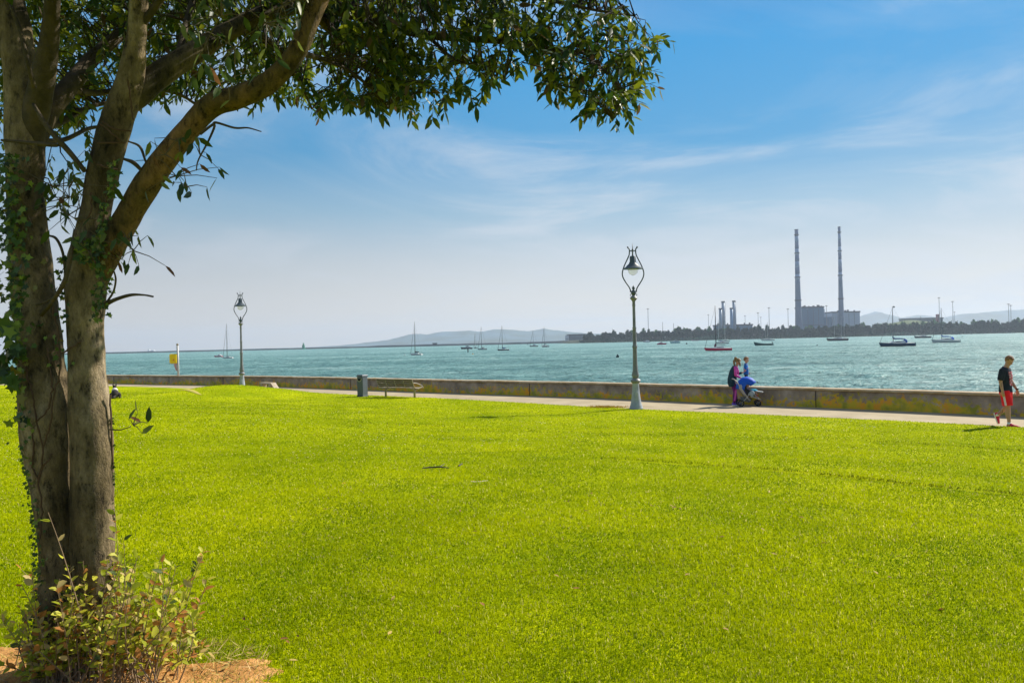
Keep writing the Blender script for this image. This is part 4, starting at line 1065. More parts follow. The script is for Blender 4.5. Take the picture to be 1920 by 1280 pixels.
sailboat(905, 655.6, 16.5, 612, 'dark green hulled yacht just right of the tiny faint one', 'green_hull', 'dark_cover', 174, mastc='mast_grey')
sailboat(944.5, 657.2, 20.5, 610, 'dark yacht with a navy cover and a bright orange patch at its stern', 'black_hull', 'navy_cover', 172, boot='red_boot', mfrac=.12)
sailboat(1001.5, 649.8, 15, 619, 'small dark yacht anchored in front of the low green spit', 'dark_hull', 'navy_cover', 180, mfrac=.1)
sailboat(1022, 650.6, 10.5, 612.5, 'grey yacht seen end on beside the low green spit', 'grey_hull', 'teal_cover', 118, mfrac=.1)
sailboat(427.5, 671.8, 19, 606, 'small red and white sailing boat left of the far lamp', 'white_hull', 'white_cover', 168, boot='red_boot', cover=False, mfrac=.08, mastc='mast_grey')

def motorboat(px, wl, hull_px, label, hullc=(.02, .03, .04), cabc=(.6, .6, .58), heading=180, cabin=True, grp='motor boats in the bay'):
    pt = sea_pt(px, wl); mpp = pt.y/FPX; h = R(heading); L = hull_px*mpp/max(abs(math.cos(h)), .45)
    rt = empty('motor_boat', (pt.x, pt.y, SEA), h, label, 'motor boat', grp); fr = L*.13
    o = hull_mesh(L, L*.34, fr, sheer=.4).build('hull', pm('h%.2f%.2f' % hullc[:2], hullc), rt); smooth_angle(o, 50)
    if cabin:
        b = MB(); w = L*.13; rings = [[(x*L, w*q, fr*.9), (x2*L, w*q*.85, fr+z*L), (x2*L, -w*q*.85, fr+z*L), (x*L, -w*q, fr*.9)] for x, x2, z, q in ((-.40, -.38, .05, 1), (-.18, -.15, .17, 1), (.08, .05, .17, 1), (.16, .12, .06, .9), (.40, .38, .03, .4))]
        b.loft(rings); cb = b.build('cabin', pm('c%.2f%.2f' % cabc[:2], cabc), rt)
        for s in (-1, 1): MB().bbox((-.05*L, s*w*.93, fr+.115*L), (L*.17, .03, L*.05), .004).build('window', pm('dark_window', (.02, .025, .03)), cb)
        b = MB(); b.bbox((.105*L, 0, fr+.11*L), (.03, w*1.4, L*.05), .004, ry=R(-25)); b.build('windscreen', pm('dark_window', (.02, .025, .03)), cb)
        b = MB(); b.tube([(-.1*L, 0, fr+.17*L), (-.1*L, 0, fr+.33*L)], .03, 6); b.build('aerial', pm('rigging_grey', (.12, .13, .14)), rt)
    return rt
motorboat(875.5, 654.3, 21, 'dark hulled motor cruiser with white cabin left of the small yachts')
motorboat(410, 669.3, 15, 'red hulled boat with a boxy white cabin canopy near the far lamp', (.45, .04, .08), (.70, .62, .62), 178)
motorboat(1266, 643.2, 18, 'pale blue cabin boat near the trees right of the nearer lamp', (.10, .28, .34), (.55, .58, .58))
motorboat(1212.5, 641.8, 13, 'faint white launch near the trees just right of the nearer lamp', (.5, .5, .5), (.6, .58, .58), 184)
motorboat(1303.5, 639, 13, 'pink tinged low launch close under the trees', (.45, .28, .30), (.5, .45, .45), 180, cabin=False)
motorboat(1240.5, 646, 17, 'small red and white boat with a rounded red stern by the nearer lamp', (.45, .06, .10), (.7, .45, .45), 0)
# tender with an outboard
pt = sea_pt(1432, 647.8); mpp = pt.y/FPX; L = 33*mpp
rt = empty('dinghy', (pt.x, pt.y, SEA), R(180), 'long dark green open dinghy with a black outboard motor', 'dinghy')
o = hull_mesh(L, L*.28, L*.115, sheer=.9).build('hull', pm('dinghy_green', (.02, .08, .08)), rt); smooth_angle(o, 50)
b = MB()
for q in (-.25, 0, .22): b.bbox((q*L, 0, L*.10), (.22, L*.22, .05), .01)
b.build('thwart', pm('thwart_wood', (.25, .18, .12)), rt)
b = MB(); b.bbox((-L*.50, 0, L*.17), (.35, .3, .45), .06, ry=R(14)); b.tube([(-L*.52, 0, L*.15), (-L*.57, 0, -.2)], .07, 8); b.tube([(-L*.49, 0, L*.19), (-L*.40, 0, L*.24)], .03, 6); b.build('outboard_motor', pm('black_motor', (.015, .015, .018)), rt)

# buoys and markers
def buoy(px, wl, r_px, c, label, kind='ball', tall=1.0):
    pt = sea_pt(px, wl); r_ = r_px*pt.y/FPX
    rt = empty('buoy', (pt.x, pt.y, SEA), random.uniform(0, 6), label, 'buoy', 'mooring buoys')
    m = pm('buoy%.2f%.2f%.2f' % c, c)
    b = MB()
    if kind == 'ball': b.ball((0, 0, r_*.45), r_, 12, 8)
    else: b.lathe([(r_*.6, -.2), (r_*.6, r_*tall*.6), (r_*.9, r_*tall), (r_*.3, r_*tall*1.4), (r_*.1, r_*tall*2)], 10)
    b.build('float', m, rt, smooth=True)
    b = MB(); b.tube([(0, 0, r_*1.2), (0, 0, r_*1.7)], r_*.15, 6); b.build('ring', pm('rigging_grey', (.12, .13, .14)), rt)
buoy(877.5, 660.5, 1.5, (.03, .04, .04), 'dark pillar buoy below the motor cruiser', 'post', 3.6)
buoy(886.5, 664.6, 1.3, (.85, .40, .02), 'orange ball buoy below the small yachts')
buoy(759, 665.8, 1.2, (.7, .68, .65), 'white ball buoy left of the stern facing white yacht')
buoy(463.5, 655.8, 1.2, (.55, .60, .10), 'yellowish buoy just right of the far lamp')
buoy(1287.5, 645, 1.7, (.03, .04, .05), 'black buoy left of the red sailing boat')
buoy(1532.3, 648, 1.4, (.03, .04, .05), 'black buoy in open water left of the dark blue yacht')
buoy(1804, 631.2, 1.0, (.5, .5, .5), 'tiny pale buoy right of the off white yacht')
buoy(989.5, 645.9, .9, (.03, .04, .05), 'tiny dark buoy left of the yacht by the green spit')
pt = sea_pt(1157, 671); s = pt.y/FPX
rt = empty('channel_marker', (pt.x, pt.y, SEA), 0, 'dark tilted perch marker in the water left of the nearer lamp', 'marker')
b = MB(); b.loft([[(-3.6*s, -.3, -.3), (2.6*s, -.3, -.3), (2.6*s, .3, -.3), (-3.6*s, .3, -.3)], [(-1.0*s, -.25, 4*s), (3.6*s, -.25, 3.6*s), (3.6*s, .25, 3.6*s), (-1.0*s, .25, 4*s)], [(.3*s, -.1, 7.2*s), (1.0*s, -.1, 7.2*s), (1.0*s, .1, 7.2*s), (.3*s, .1, 7.2*s)]]); b.build('panel', pm('marker_dark', (.015, .04, .04)), rt)
b = MB(); b.tube([(.9*s, -.35, 0), (1.3*s, -.35, 4.6*s)], .05, 6); b.build('post', pm('marker_green', (.05, .16, .14)), rt)

# lighthouse, breakwater, ferry
ZB = 1450
p0, p1 = P(-160, hor(-160), ZB), P(1092, hor(1092), ZB)
m_bw = mat('breakwater_stone', (.10, .12, .11), .9, .1, c2=(.16, .17, .16), scale=.05)
b = MB(); n_ = 60; rings = []
for k in range(n_):
    x = p0.x+(p1.x-p0.x)*k/(n_-1); hgt = 2.7+.6*noise.noise(Vector((k*.7, 0, 0)))+(0.8 if k > 40 else 0)
    rings.append([(x, ZB-5, SEA-.5), (x, ZB-2, SEA+hgt), (x, ZB+2, SEA+hgt), (x, ZB+5, SEA-.5)])
b.loft(rings); o = b.build('breakwater', m_bw); tag(o, 'long thin dark breakwater lying along the horizon', 'breakwater')
pt = P(569, 650, ZB-30); rt = empty('lighthouse', (pt.x, pt.y, SEA), 0, 'small green lighthouse tower on the horizon', 'lighthouse')
s = ZB/FPX; mg = mat('lighthouse_green', (.02, .22, .13), .6, .3)
b = MB(); b.lathe([(4.2*s, 0), (4.0*s, 1.4*s), (2.8*s, 1.5*s), (2.5*s, 7*s), (2.9*s, 7.2*s), (2.9*s, 7.6*s)], 14); b.build('tower', mg, rt)
b = MB(); b.lathe([(1.3*s, 7.6*s), (1.3*s, 9.6*s), (1.7*s, 9.8*s), (.8*s, 11*s), (.1*s, 12.3*s)], 12); b.build('lantern', mg, rt)
b = MB(); b.bbox((1.8*s, -1.5*s, 3.2*s), (1.8*s, 2*s, 6.2*s), .1); b.build('annex', mat('pale_green', (.10, .34, .24), .6, .3), rt)
pt = P(284, 656, 3600); rt = empty('ferry', (pt.x, pt.y, SEA), R(4), 'distant white ferry on the horizon seen right of the trunks', 'ship'); s = 3600/FPX
b = MB(); b.bbox((0, 0, 1.0*s), (13*s, 14, 1.8*s), 1.0); b.build('hull', pm('ferry_white', (.7, .7, .7)), rt)
b = MB(); b.bbox((-4.2*s, 0, 2.8*s), (3*s, 12, 2.4*s), .8); b.bbox((2.5*s, 0, 2.2*s), (5*s, 12, 1.0*s), .8); b.build('superstructure', pm('ferry_white', (.7, .7, .7)), rt)
b = MB(); b.bbox((-4.5*s, 0, 4.6*s), (.9*s, 5, 1.4*s), .5); b.build('funnel', pm('ferry_dark', (.2, .2, .25)), rt)
pt = P(815.5, 643, ZB); rt = empty('pier_building', (pt.x, pt.y, SEA+2.2), 0, 'small dark block building standing on the breakwater', 'building'); s = ZB/FPX
b = MB(); b.bbox((0, 0, 1.6*s), (8*s, 8, 3.2*s), .2); b.bbox((-4.6*s, 0, .8*s), (1.4*s, 6, 1.6*s), .1); b.build('wall', mat('far_dark_wall', (.07, .08, .09), .8), rt)
b = MB(); b.bbox((0, 0, 3.5*s), (9.5*s, 9, .7*s), .1); b.build('roof', mat('far_roof', (.05, .06, .07), .8), rt)

# ------------------------------------------------------------------ hills
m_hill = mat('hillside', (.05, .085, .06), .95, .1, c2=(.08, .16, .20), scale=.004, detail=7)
def hill(name, prof, Z, depth, seed):
    b = MB(); rings = []; xs = np.arange(prof[0][0], prof[-1][0]+1, 4.0)
    ys_ = np.interp(xs, [p_[0] for p_ in prof], [p_[1] for p_ in prof])
    for x, y in zip(xs, ys_):
        y += noise.noise(Vector((x*.05, seed, 0)))*1.0 + noise.noise(Vector((x*.22, seed, 4)))*.5
        top = P(x, y, Z); hh = max(top.z-SEA, 2)
        ring = [(top.x, Z-depth, SEA-2)]
        for q, f in ((-.72, .22), (-.5, .42), (-.3, .66), (-.12, .9), (0, 1.0), (.2, .8), (.5, .4), (1, -.01)):
            ring.append((top.x, Z+q*depth, SEA+hh*f*(1+.10*noise.noise(Vector((x*.06, q*4, seed)))*(abs(q) > .01))))
        rings.append(ring)
    b.loft(rings, closed=False, cap=False); o = b.build(name, m_hill, smooth=True); tag(o, kind='structure'); return o
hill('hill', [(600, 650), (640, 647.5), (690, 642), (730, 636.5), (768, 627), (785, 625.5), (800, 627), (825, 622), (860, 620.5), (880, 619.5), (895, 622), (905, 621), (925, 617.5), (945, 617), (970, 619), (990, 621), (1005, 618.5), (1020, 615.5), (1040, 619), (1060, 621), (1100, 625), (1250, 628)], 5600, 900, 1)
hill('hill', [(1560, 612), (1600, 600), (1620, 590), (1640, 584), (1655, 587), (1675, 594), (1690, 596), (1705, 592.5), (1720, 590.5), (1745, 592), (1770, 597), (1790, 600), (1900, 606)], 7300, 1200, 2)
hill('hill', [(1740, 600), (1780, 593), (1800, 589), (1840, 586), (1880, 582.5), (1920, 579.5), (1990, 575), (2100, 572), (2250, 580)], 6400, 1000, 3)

# ------------------------------------------------------------------ far shore
ZS = 1190.0; mps = ZS/FPX
def shore_y(px): return hor(px) + EYES*FPX/ZS
m_shore = mat('shore_bank', (.02, .034, .022), .95, .1, c2=(.06, .075, .04), scale=.05, detail=6)
xa, xb = P(1066, 640, ZS).x, P(2250, 620, ZS).x
b = MB(); rings = []
for k in range(90):
    x = xa + (xb-xa)*k/89; f = min(1, (k+.5)/4); j = 6*noise.noise(Vector((k*.3, 0, 0)))
    rings.append([(x, ZS+j, SEA-1), (x, ZS+8+j, SEA+1.2*f), (x, ZS+22+j, SEA+3.6*f), (x, ZS+60, SEA+5.5*f), (x, ZS+900, SEA+5*f), (x, ZS+930, SEA-1)])
b.loft(rings, closed=False, cap=False); o = b.build('far_shore', m_shore, smooth=True); tag(o, kind='structure')
xa2, xb2 = P(990, 640, 1500).x, P(1115, 640, 1500).x
b = MB(); rings = []
for k in range(30):
    x = xa2 + (xb2-xa2)*k/29; f = math.sin(min(1, k/10)*math.pi/2)
    rings.append([(x, 1455, SEA-1), (x, 1462, SEA+3.0*f+.4*noise.noise(Vector((k, 0, 0)))), (x, 1500, SEA+4.2*f), (x, 1560, SEA-1)])
b.loft(rings, closed=False, cap=False); o = b.build('spit', m_shore, smooth=True); tag(o, kind='structure')

# trees of the far shore: three crowns, copied
def far_tree(seed, h, w, conic):
    g = np.random.default_rng(seed); n = 620
    lob = [(g.uniform(-.30, .30), g.uniform(-.30, .30), g.uniform(.30, .86), g.uniform(.22, .34)) for _ in range(9)] + [(0, 0, .55, .40), (0, 0, .28, .42)]
    if conic: lob += [(0, 0, .9, .18)]
    pos, nn = [], []
    for _ in range(n):
        lx, ly, lz, lr = lob[g.integers(len(lob))]
        d = g.normal(0, 1, 3); d /= np.linalg.norm(d); r_ = lr*g.uniform(.65, 1.05)
        pos.append(((lx+d[0]*r_)*w, (ly+d[1]*r_)*w, max(.06, lz+d[2]*r_*.62)*h)); nn.append(d)
    pos = np.array(pos); nn = np.array(nn) + g.normal(0, .5, (n, 3)); dr = np.cross(nn, g.normal(0, 1, (n, 3)))
    u = g.uniform(0, 1, (n, 1)); c = np.array([.008, .036, .026])*(1-u)+np.array([.028, .080, .048])*u
    V, lo, ct, tt = leaves(pos, dr, nn, g.uniform(1.0, 2.0, n), g.uniform(.7, 1.5, n), c)
    me = np_mesh('crown', V, lo, ct, tt)
    b = MB(); b.tube([(0, 0, -1), (.1, 0, h*.3), (0, .1, h*.75)], [.28, .22, .08], 6); b.tube([(0, 0, h*.3), (w*.2, 0, h*.55)], [.12, .05], 5); b.tube([(0, 0, h*.35), (-w*.2, w*.1, h*.6)], [.12, .05], 5)
    return me, b.mesh('trunk')
m_fleaf = mat('far_foliage', (1, 1, 1), .8, .1, tint=True, trans=.2); m_fbark = mat('far_bark', (.06, .045, .035), .9, .1)
m_fleaf2 = mat('far_spring_foliage', (3.2, 3.0, 1.6), .8, .1, c2=(3.2, 3.0, 1.7), tint=True, trans=.2)
protos = [far_tree(s, h, w, c) for s, h, w, c in ((1, 12.5, 6.0, 1), (2, 11.5, 6.5, 0), (3, 14, 5.0, 1), (4, 12, 7, 1))]
for c_, t_ in protos: c_.materials.append(m_fleaf); t_.materials.append(m_fbark)
light = []
for c_, t_ in protos:
    q = c_.copy(); q.materials.clear(); q.materials.append(m_fleaf2); light.append((q, t_))
gt = np.random.default_rng(21)
def place_tree(px, Z, sc, k, lt, z0):
    p_ = P(px, 600, Z); cm, tm = (light if lt else protos)[k]
    rt = empty('pine_tree' if not lt else 'broadleaf_tree', (p_.x, p_.y, z0), gt.uniform(0, 6.28), None, 'tree', 'pale broadleaf trees behind the shore pines' if lt else 'dark trees lining the far shore')
    rt['label'] = 'pale spring green tree rising behind the dark shore trees' if lt else 'dark rounded tree in the line along the far shore'
    rt.scale = (sc, sc, sc*gt.uniform(.9, 1.1))
    link('crown', cm, None, rt); link('trunk', tm, None, rt)
def hscale(px): return np.interp(px, [1092, 1200, 1330, 1480, 1560, 1700, 1760, 1850, 1920, 2200], [1.05, 1.2, 1.25, 1.22, 1.25, 1.3, 1.28, 1.25, 1.35, 1.35])*.92
px = 1096.0; k = 0
while px < 2010 and k < 236:
    place_tree(px, ZS+14+gt.uniform(0, 22), hscale(px)*gt.uniform(.80, 1.16), int(gt.integers(4)), False, SEA+2.2); px += gt.uniform(2.6, 5.1); k += 1
for q in range(60):
    px = gt.uniform(1180, 2000); place_tree(px, ZS+60+gt.uniform(0, 40), hscale(px)*gt.uniform(.95, 1.18), int(gt.integers(4)), True, SEA+4.5)
# undergrowth along the bank
g = np.random.default_rng(8); n = 14000
X = g.uniform(P(1088, 640, ZS).x, P(2050, 640, ZS).x, n); Y = ZS+g.uniform(-4, 30, n); jj = np.sin(X*.11)+np.sin(X*.047+1)
Zc = SEA+.6+g.uniform(0, 1, n)*(3.4+1.2*jj)+(Y-ZS)*.06
u = g.uniform(0, 1, (n, 1)); c = np.array([.008, .034, .026])*(1-u)+np.array([.024, .066, .044])*u
pale = (np.sin(X*.021+2) > .83)[:, None] & (Y < ZS+12)[:, None]; c = np.where(pale, c*1.8+.015, c)
V, lo, ct, tt = leaves(np.stack([X, Y, Zc], 1), g.normal(0, 1, (n, 3)), g.normal(0, 1, (n, 3)), g.uniform(1.2, 2.8, n), g.uniform(1, 2, n), c)
o = link('undergrowth', np_mesh('undergrowth', V, lo, ct, tt), m_fleaf); tag(o, 'dark scrub growing along the far shore bank', kind='stuff')

# ------------------------------------------------------------------ power station
ZP = 1560.0; s = ZP/FPX
def gz(px): return P(px, 620, ZP)
def zat(px, py, Z=ZP): return P(px, py, Z).z
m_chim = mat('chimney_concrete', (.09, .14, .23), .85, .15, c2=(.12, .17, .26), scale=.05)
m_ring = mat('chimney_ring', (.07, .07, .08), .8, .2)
m_band = mat('hazed_red_band', (.05, .10, .21), .85, .15, c2=(.065, .115, .23), scale=.1); m_bandw = mat('hazed_white_band', (.26, .35, .50), .85, .15, c2=(.17, .25, .38), scale=.1)  # red and white bands with distance-haze blue mixed into the colour
def tall_chimney(px_top, px_base, ytop, wt, wb, label):
    Zc = ZP-20; zt = P(px_top, ytop, Zc).z; pb = P(px_base, 610, Zc); z0 = SEA+5
    Hh = zt-z0; sc = Zc/FPX
    rt = empty('chimney', (P(px_base, 615, Zc).x, Zc, z0), 0, label, 'chimney', 'twin tall power station chimneys')
    r0, r1 = wb/2*sc, wt/2*sc
    rad = lambda u: r0+(r1-r0)*(1-(1-u)**1.35)
    b = MB(); n_ = 24; b.lathe([(rad(k/n_*.52), Hh*k/n_*.52) for k in range(n_+1)], 28); o = b.build('shaft', m_chim, rt, smooth=True)
    us = np.linspace(.52, 1.0, 9)
    for k in range(8):
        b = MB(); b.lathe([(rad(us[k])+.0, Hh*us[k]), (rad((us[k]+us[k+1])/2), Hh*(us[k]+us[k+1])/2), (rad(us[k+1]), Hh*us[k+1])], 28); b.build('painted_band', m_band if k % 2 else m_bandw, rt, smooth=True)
    for u in (.33, .55, .78, .955):
        b = MB(); r_ = rad(u); b.lathe([(r_-.1, Hh*u-1.2), (r_+1.2, Hh*u-.3), (r_+1.2, Hh*u+.9), (r_-.1, Hh*u+1.0)], 24); b.build('gallery', m_ring, rt)
    b = MB(); b.lathe([(r1-.1, Hh), (r1+.25, Hh+.2), (r1+.25, Hh+1.5), (r1-.7, Hh+1.5), (r1-.8, Hh-2)], 24); b.build('cap', m_ring, rt)
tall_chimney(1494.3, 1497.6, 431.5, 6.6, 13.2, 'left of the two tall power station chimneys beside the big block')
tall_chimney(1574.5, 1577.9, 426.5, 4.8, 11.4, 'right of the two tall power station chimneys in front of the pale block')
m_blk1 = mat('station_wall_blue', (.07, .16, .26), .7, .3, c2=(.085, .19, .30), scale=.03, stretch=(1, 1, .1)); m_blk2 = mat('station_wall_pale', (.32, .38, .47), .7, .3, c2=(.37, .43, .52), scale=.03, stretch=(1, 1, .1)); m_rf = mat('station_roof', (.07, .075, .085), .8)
def block(name, x0, x1, yt, label, m, D=40, Z=ZP, cap=True, bits=0, group=None, roofm=None):
    a, c = P(x0, yt, Z), P(x1, yt, Z); z0 = SEA+4.5; zt = a.z*.5+c.z*.5; w = c.x-a.x; hh = zt-z0
    rt = empty(name, ((a.x+c.x)/2, Z+D/2, z0), 0, label, 'building', group)
    b = MB(); b.box((0, 0, hh/2-1.5), (w, D, hh+3-1.8 if cap else hh+3)); b.build('wall', m, rt)
    if cap: b = MB(); b.box((0, 0, hh-.7), (w+2.0, D+2.0, 2.6)); b.build('roof', roofm or m_rf, rt)
    b = MB(); npan = max(2, int(w/9))
    for k in range(1, npan): b.box((-w/2+w*k/npan, -D/2-.15, hh*.48), (.5, .32, hh*.9))
    b.box((0, -D/2-.2, hh*.35), (w*.98, .4, .8)); b.build('cladding_rib', roofm or m_rf, rt)
    g_ = random.Random(sum(map(ord, label)) % 97)
    for k in range(bits):
        b = MB(); q = g_.uniform(1.2, 3.2); b.box((g_.uniform(-w*.45, w*.45), g_.uniform(-D*.4, 0), hh+.6+q/2), (g_.uniform(1.5, 4.5), 3, q)); b.build('roof_vent', roofm or m_rf, rt)
    return rt, w, hh, D
random.seed(3)
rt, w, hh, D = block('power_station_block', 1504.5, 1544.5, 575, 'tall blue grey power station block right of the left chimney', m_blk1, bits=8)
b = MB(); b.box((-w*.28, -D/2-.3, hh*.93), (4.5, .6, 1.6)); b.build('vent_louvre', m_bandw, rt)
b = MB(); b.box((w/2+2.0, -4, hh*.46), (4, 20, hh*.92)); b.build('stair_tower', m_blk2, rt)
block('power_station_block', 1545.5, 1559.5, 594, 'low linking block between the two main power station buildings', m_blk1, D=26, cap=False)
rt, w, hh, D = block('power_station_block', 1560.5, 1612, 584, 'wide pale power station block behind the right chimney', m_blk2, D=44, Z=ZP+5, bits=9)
b = MB(); b.box((w/2+2.6, -3, hh*.36), (5, 14, hh*.72)); b.build('stair_tower', m_blk1, rt)
# gas turbine hall with four stubby stacks
rt, w, hh, D = block('turbine_hall', 1347, 1411, 608.5, 'low blue grey turbine hall at the foot of the four stubby stacks', m_blk1, D=40, bits=5)
b = MB(); b.box((-w*.22, -D/2-3, hh*.3+2), (w*.44, 6, hh*.6+8)); b.build('annex', m_blk1, rt)
m_st = mat('stack_steel', (.20, .27, .34), .5, .5, metal=.2, c2=(.25, .32, .40), scale=.1); m_st2 = mat('stack_blue', (.10, .24, .42), .5, .5, c2=(.12, .28, .46), scale=.1)
for x0, x1, yt, m, lb, dy in ((1348, 1354.2, 577.5, m_st, 'short grey stack leftmost of the four stubby stacks', -8), (1353.2, 1359.2, 564.5, m_st, 'taller stack of the left stubby pair', -2), (1368.6, 1374.6, 576.8, m_st2, 'short blue stack of the right stubby pair', -8), (1373.6, 1379.4, 563.4, m_st, 'taller grey stack rightmost of the four stubby stacks', -2)):
    Zc = ZP+dy; c_ = P((x0+x1)/2+.3, 600, Zc); r_ = (x1-x0)/2*Zc/FPX; zt = P((x0+x1)/2, yt, Zc).z; z0 = SEA+4.5
    rt = empty('steel_stack', (c_.x, Zc, z0), 0, lb, 'stack', 'four stubby stacks of the turbine hall'); H_ = zt-z0
    b = MB(); b.lathe([(r_, 0), (r_, H_*.5), (r_*.97, H_-1)], 20); b.build('shaft', m, rt, smooth=True)
    b = MB(); b.lathe([(r_*.97, H_-3), (r_*1.12, H_-2.6), (r_*1.12, H_), (r_*.8, H_), (r_*.8, H_-3)], 20); b.build('rim', m_ring, rt)
    b = MB(); b.tube([(r_*1.08, -r_*.3, 2), (r_*1.08, -r_*.3, H_-2)], .35, 6); b.build('ladder', m_ring, rt)
# other low buildings
block('warehouse', 1067, 1098, 626.5, 'dark low warehouse beyond the tip of the tree line', mat('warehouse_blue', (.10, .14, .16), .7), D=60, Z=1640)
block('silo_building', 1060, 1066, 629, 'small white building left of the dark warehouse', pm('ferry_white', (.7, .7, .7)), D=16, Z=1640, cap=False)
block('long_warehouse', 1708, 1768, 596, 'long grey roofed warehouse behind the trees at right', mat('long_shed', (.17, .20, .20), .7), D=50, Z=1640, roofm=mat('long_shed_roof', (.12, .15, .16), .8))
block('red_tower', 1757.5, 1762, 589, 'small square red brick tower beside the long warehouse', mat('red_brick_far', (.30, .07, .06), .8), D=6, Z=1600, cap=False)
b = MB(); rings = []
for k in range(26):
    px = 1640+k*5.2; y = np.interp(px, [1640, 1665, 1685, 1700, 1720, 1770], [612, 607, 603, 600, 600.5, 607]); p_ = P(px, y, 1450)
    rings.append([(p_.x, 1380, SEA+4), (p_.x, 1420, SEA+4+(p_.z-SEA-4)*.7), (p_.x, 1450, p_.z), (p_.x, 1520, SEA+4)])
b.loft(rings, closed=False, cap=False); o = b.build('hill', mat('green_mound', (.07, .11, .045), .9, .1, c2=(.12, .15, .07), scale=.05), smooth=True); tag(o, kind='structure')

# flood light masts of the port
m_mast = mat('mast_steel', (.22, .22, .23), .6, .4)
for i, (px, yt, Z, lb) in enumerate(((1215.5, 579, 1500, 'tall thin floodlight mast just right of the nearer lamp'), (1242.5, 604, 1600, 'short dark pole above the trees left of the second short one'), (1263, 606, 1600, 'second short pole above the trees right of the nearer lamp'),
        (1328.6, 590, 1900, 'faint floodlight mast left of the stubby stacks'), (1397.3, 592, 1900, 'faint floodlight mast above the turbine hall roof'), (1421.8, 586.5, 1600, 'floodlight mast just right of the turbine hall'), (1426.8, 594.5, 1900, 'small faint mast between two taller ones right of the turbine hall'),
        (1442.4, 577.2, 1500, 'tallest floodlight mast between turbine hall and left chimney'), (1478, 579.2, 1500, 'floodlight mast nearest the left chimney on its left'), (1550.3, 573.2, 1540, 'floodlight mast rising between the two station blocks'),
        (1761.8, 558, 1500, 'tallest floodlight mast by the red brick tower'), (1787.2, 565.2, 1500, 'floodlight mast right of the red brick tower'), (1790.2, 585, 1900, 'small faint mast just right of a taller one near the red tower'), (1891.8, 570, 1500, 'left of the paired floodlight masts at the right edge'), (1896, 572.5, 1500, 'right of the paired floodlight masts at the right edge'))):
    zt = P(px, yt, Z).z; x = P(px, 610, Z).x; H_ = zt-SEA-4
    rt = empty('floodlight_mast', (x+H_*0.0, Z, SEA+4), 0, lb, 'light mast', 'floodlight masts across the port')
    b = MB(); b.tube([(0, 0, 0), (0, 0, H_)], [.62, .38], 8); b.build('pole', m_mast, rt)
    b = MB(); b.lathe([(.4, H_-.8), (2.3, H_-.5), (2.5, H_+.3), (.5, H_+.9)], 10) if i not in (1, 2) else b.lathe([(.6, H_-1), (.6, H_)], 8); b.build('lamp_head', m_mast, rt)
# ------------------------------------------------------------------ the tree at the left
def bark(name, stops):
    mb_ = bpy.data.materials.new(name); mb_.use_nodes = True; t = mb_.node_tree; b = t.nodes['Principled BSDF']
    b.inputs['Roughness'].default_value = .85; b.inputs['Specular IOR Level'].default_value = .2
    tcn = N(t, 'ShaderNodeTexCoord'); mpn = N(t, 'ShaderNodeMapping'); mpn.inputs['Scale'].default_value = (1, 1, .45); t.links.new(tcn.outputs['Object'], mpn.inputs[0])
    q1 = N(t, 'ShaderNodeTexNoise', in_Scale=3.5, in_Detail=8.0, in_Roughness=.6); t.links.new(mpn.outputs[0], q1.inputs['Vector'])
    q2 = N(t, 'ShaderNodeTexNoise', in_Scale=26, in_Detail=8.0, in_Roughness=.7); t.links.new(mpn.outputs[0], q2.inputs['Vector'])
    q3 = N(t, 'ShaderNodeTexVoronoi', in_Scale=75); q3.feature = 'DISTANCE_TO_EDGE'; t.links.new(mpn.outputs[0], q3.inputs['Vector'])
    base = ramp(t, q1.outputs['Fac'], stops)
    det = ramp(t, q2.outputs['Fac'], [(.36, .22), (.46, .80), (.60, 1.15)])
    cells = ramp(t, q3.outputs['Distance'], [(.0, .72), (.12, 1.0)])
    m1_ = N(t, 'ShaderNodeMixRGB', blend_type='MULTIPLY', in_Fac=1.0); t.links.new(base, m1_.inputs['Color1']); t.links.new(det, m1_.inputs['Color2'])
    m2_ = N(t, 'ShaderNodeMixRGB', blend_type='MULTIPLY', in_Fac=.6); t.links.new(m1_.outputs[0], m2_.inputs['Color1']); t.links.new(cells, m2_.inputs['Color2'])
    t.links.new(m2_.outputs[0], b.inputs['Base Color'])
    bp = N(t, 'ShaderNodeBump', in_Strength=1.0, in_Distance=.022); t.links.new(M(t, 'ADD', q2.outputs['Fac'], M(t, 'MULTIPLY', cells, .25)), bp.inputs['Height']); t.links.new(bp.outputs[0], b.inputs['Normal'])
    return mb_
m_bark = bark('smooth_bark', [(.32, (.045, .034, .015)), (.45, (.12, .088, .042)), (.57, (.26, .195, .11)), (.69, (.46, .37, .26))])
m_limb3 = bark('brown_bark', [(.30, (.04, .028, .010)), (.44, (.10, .07, .022)), (.56, (.20, .12, .045)), (.68, (.30, .17, .07))])
m_limb2 = bark('shade_olive_bark', [(.30, (.025, .020, .008)), (.48, (.07, .055, .022)), (.65, (.15, .115, .06))])  # olive bark with the crown's shade darkened into its colour

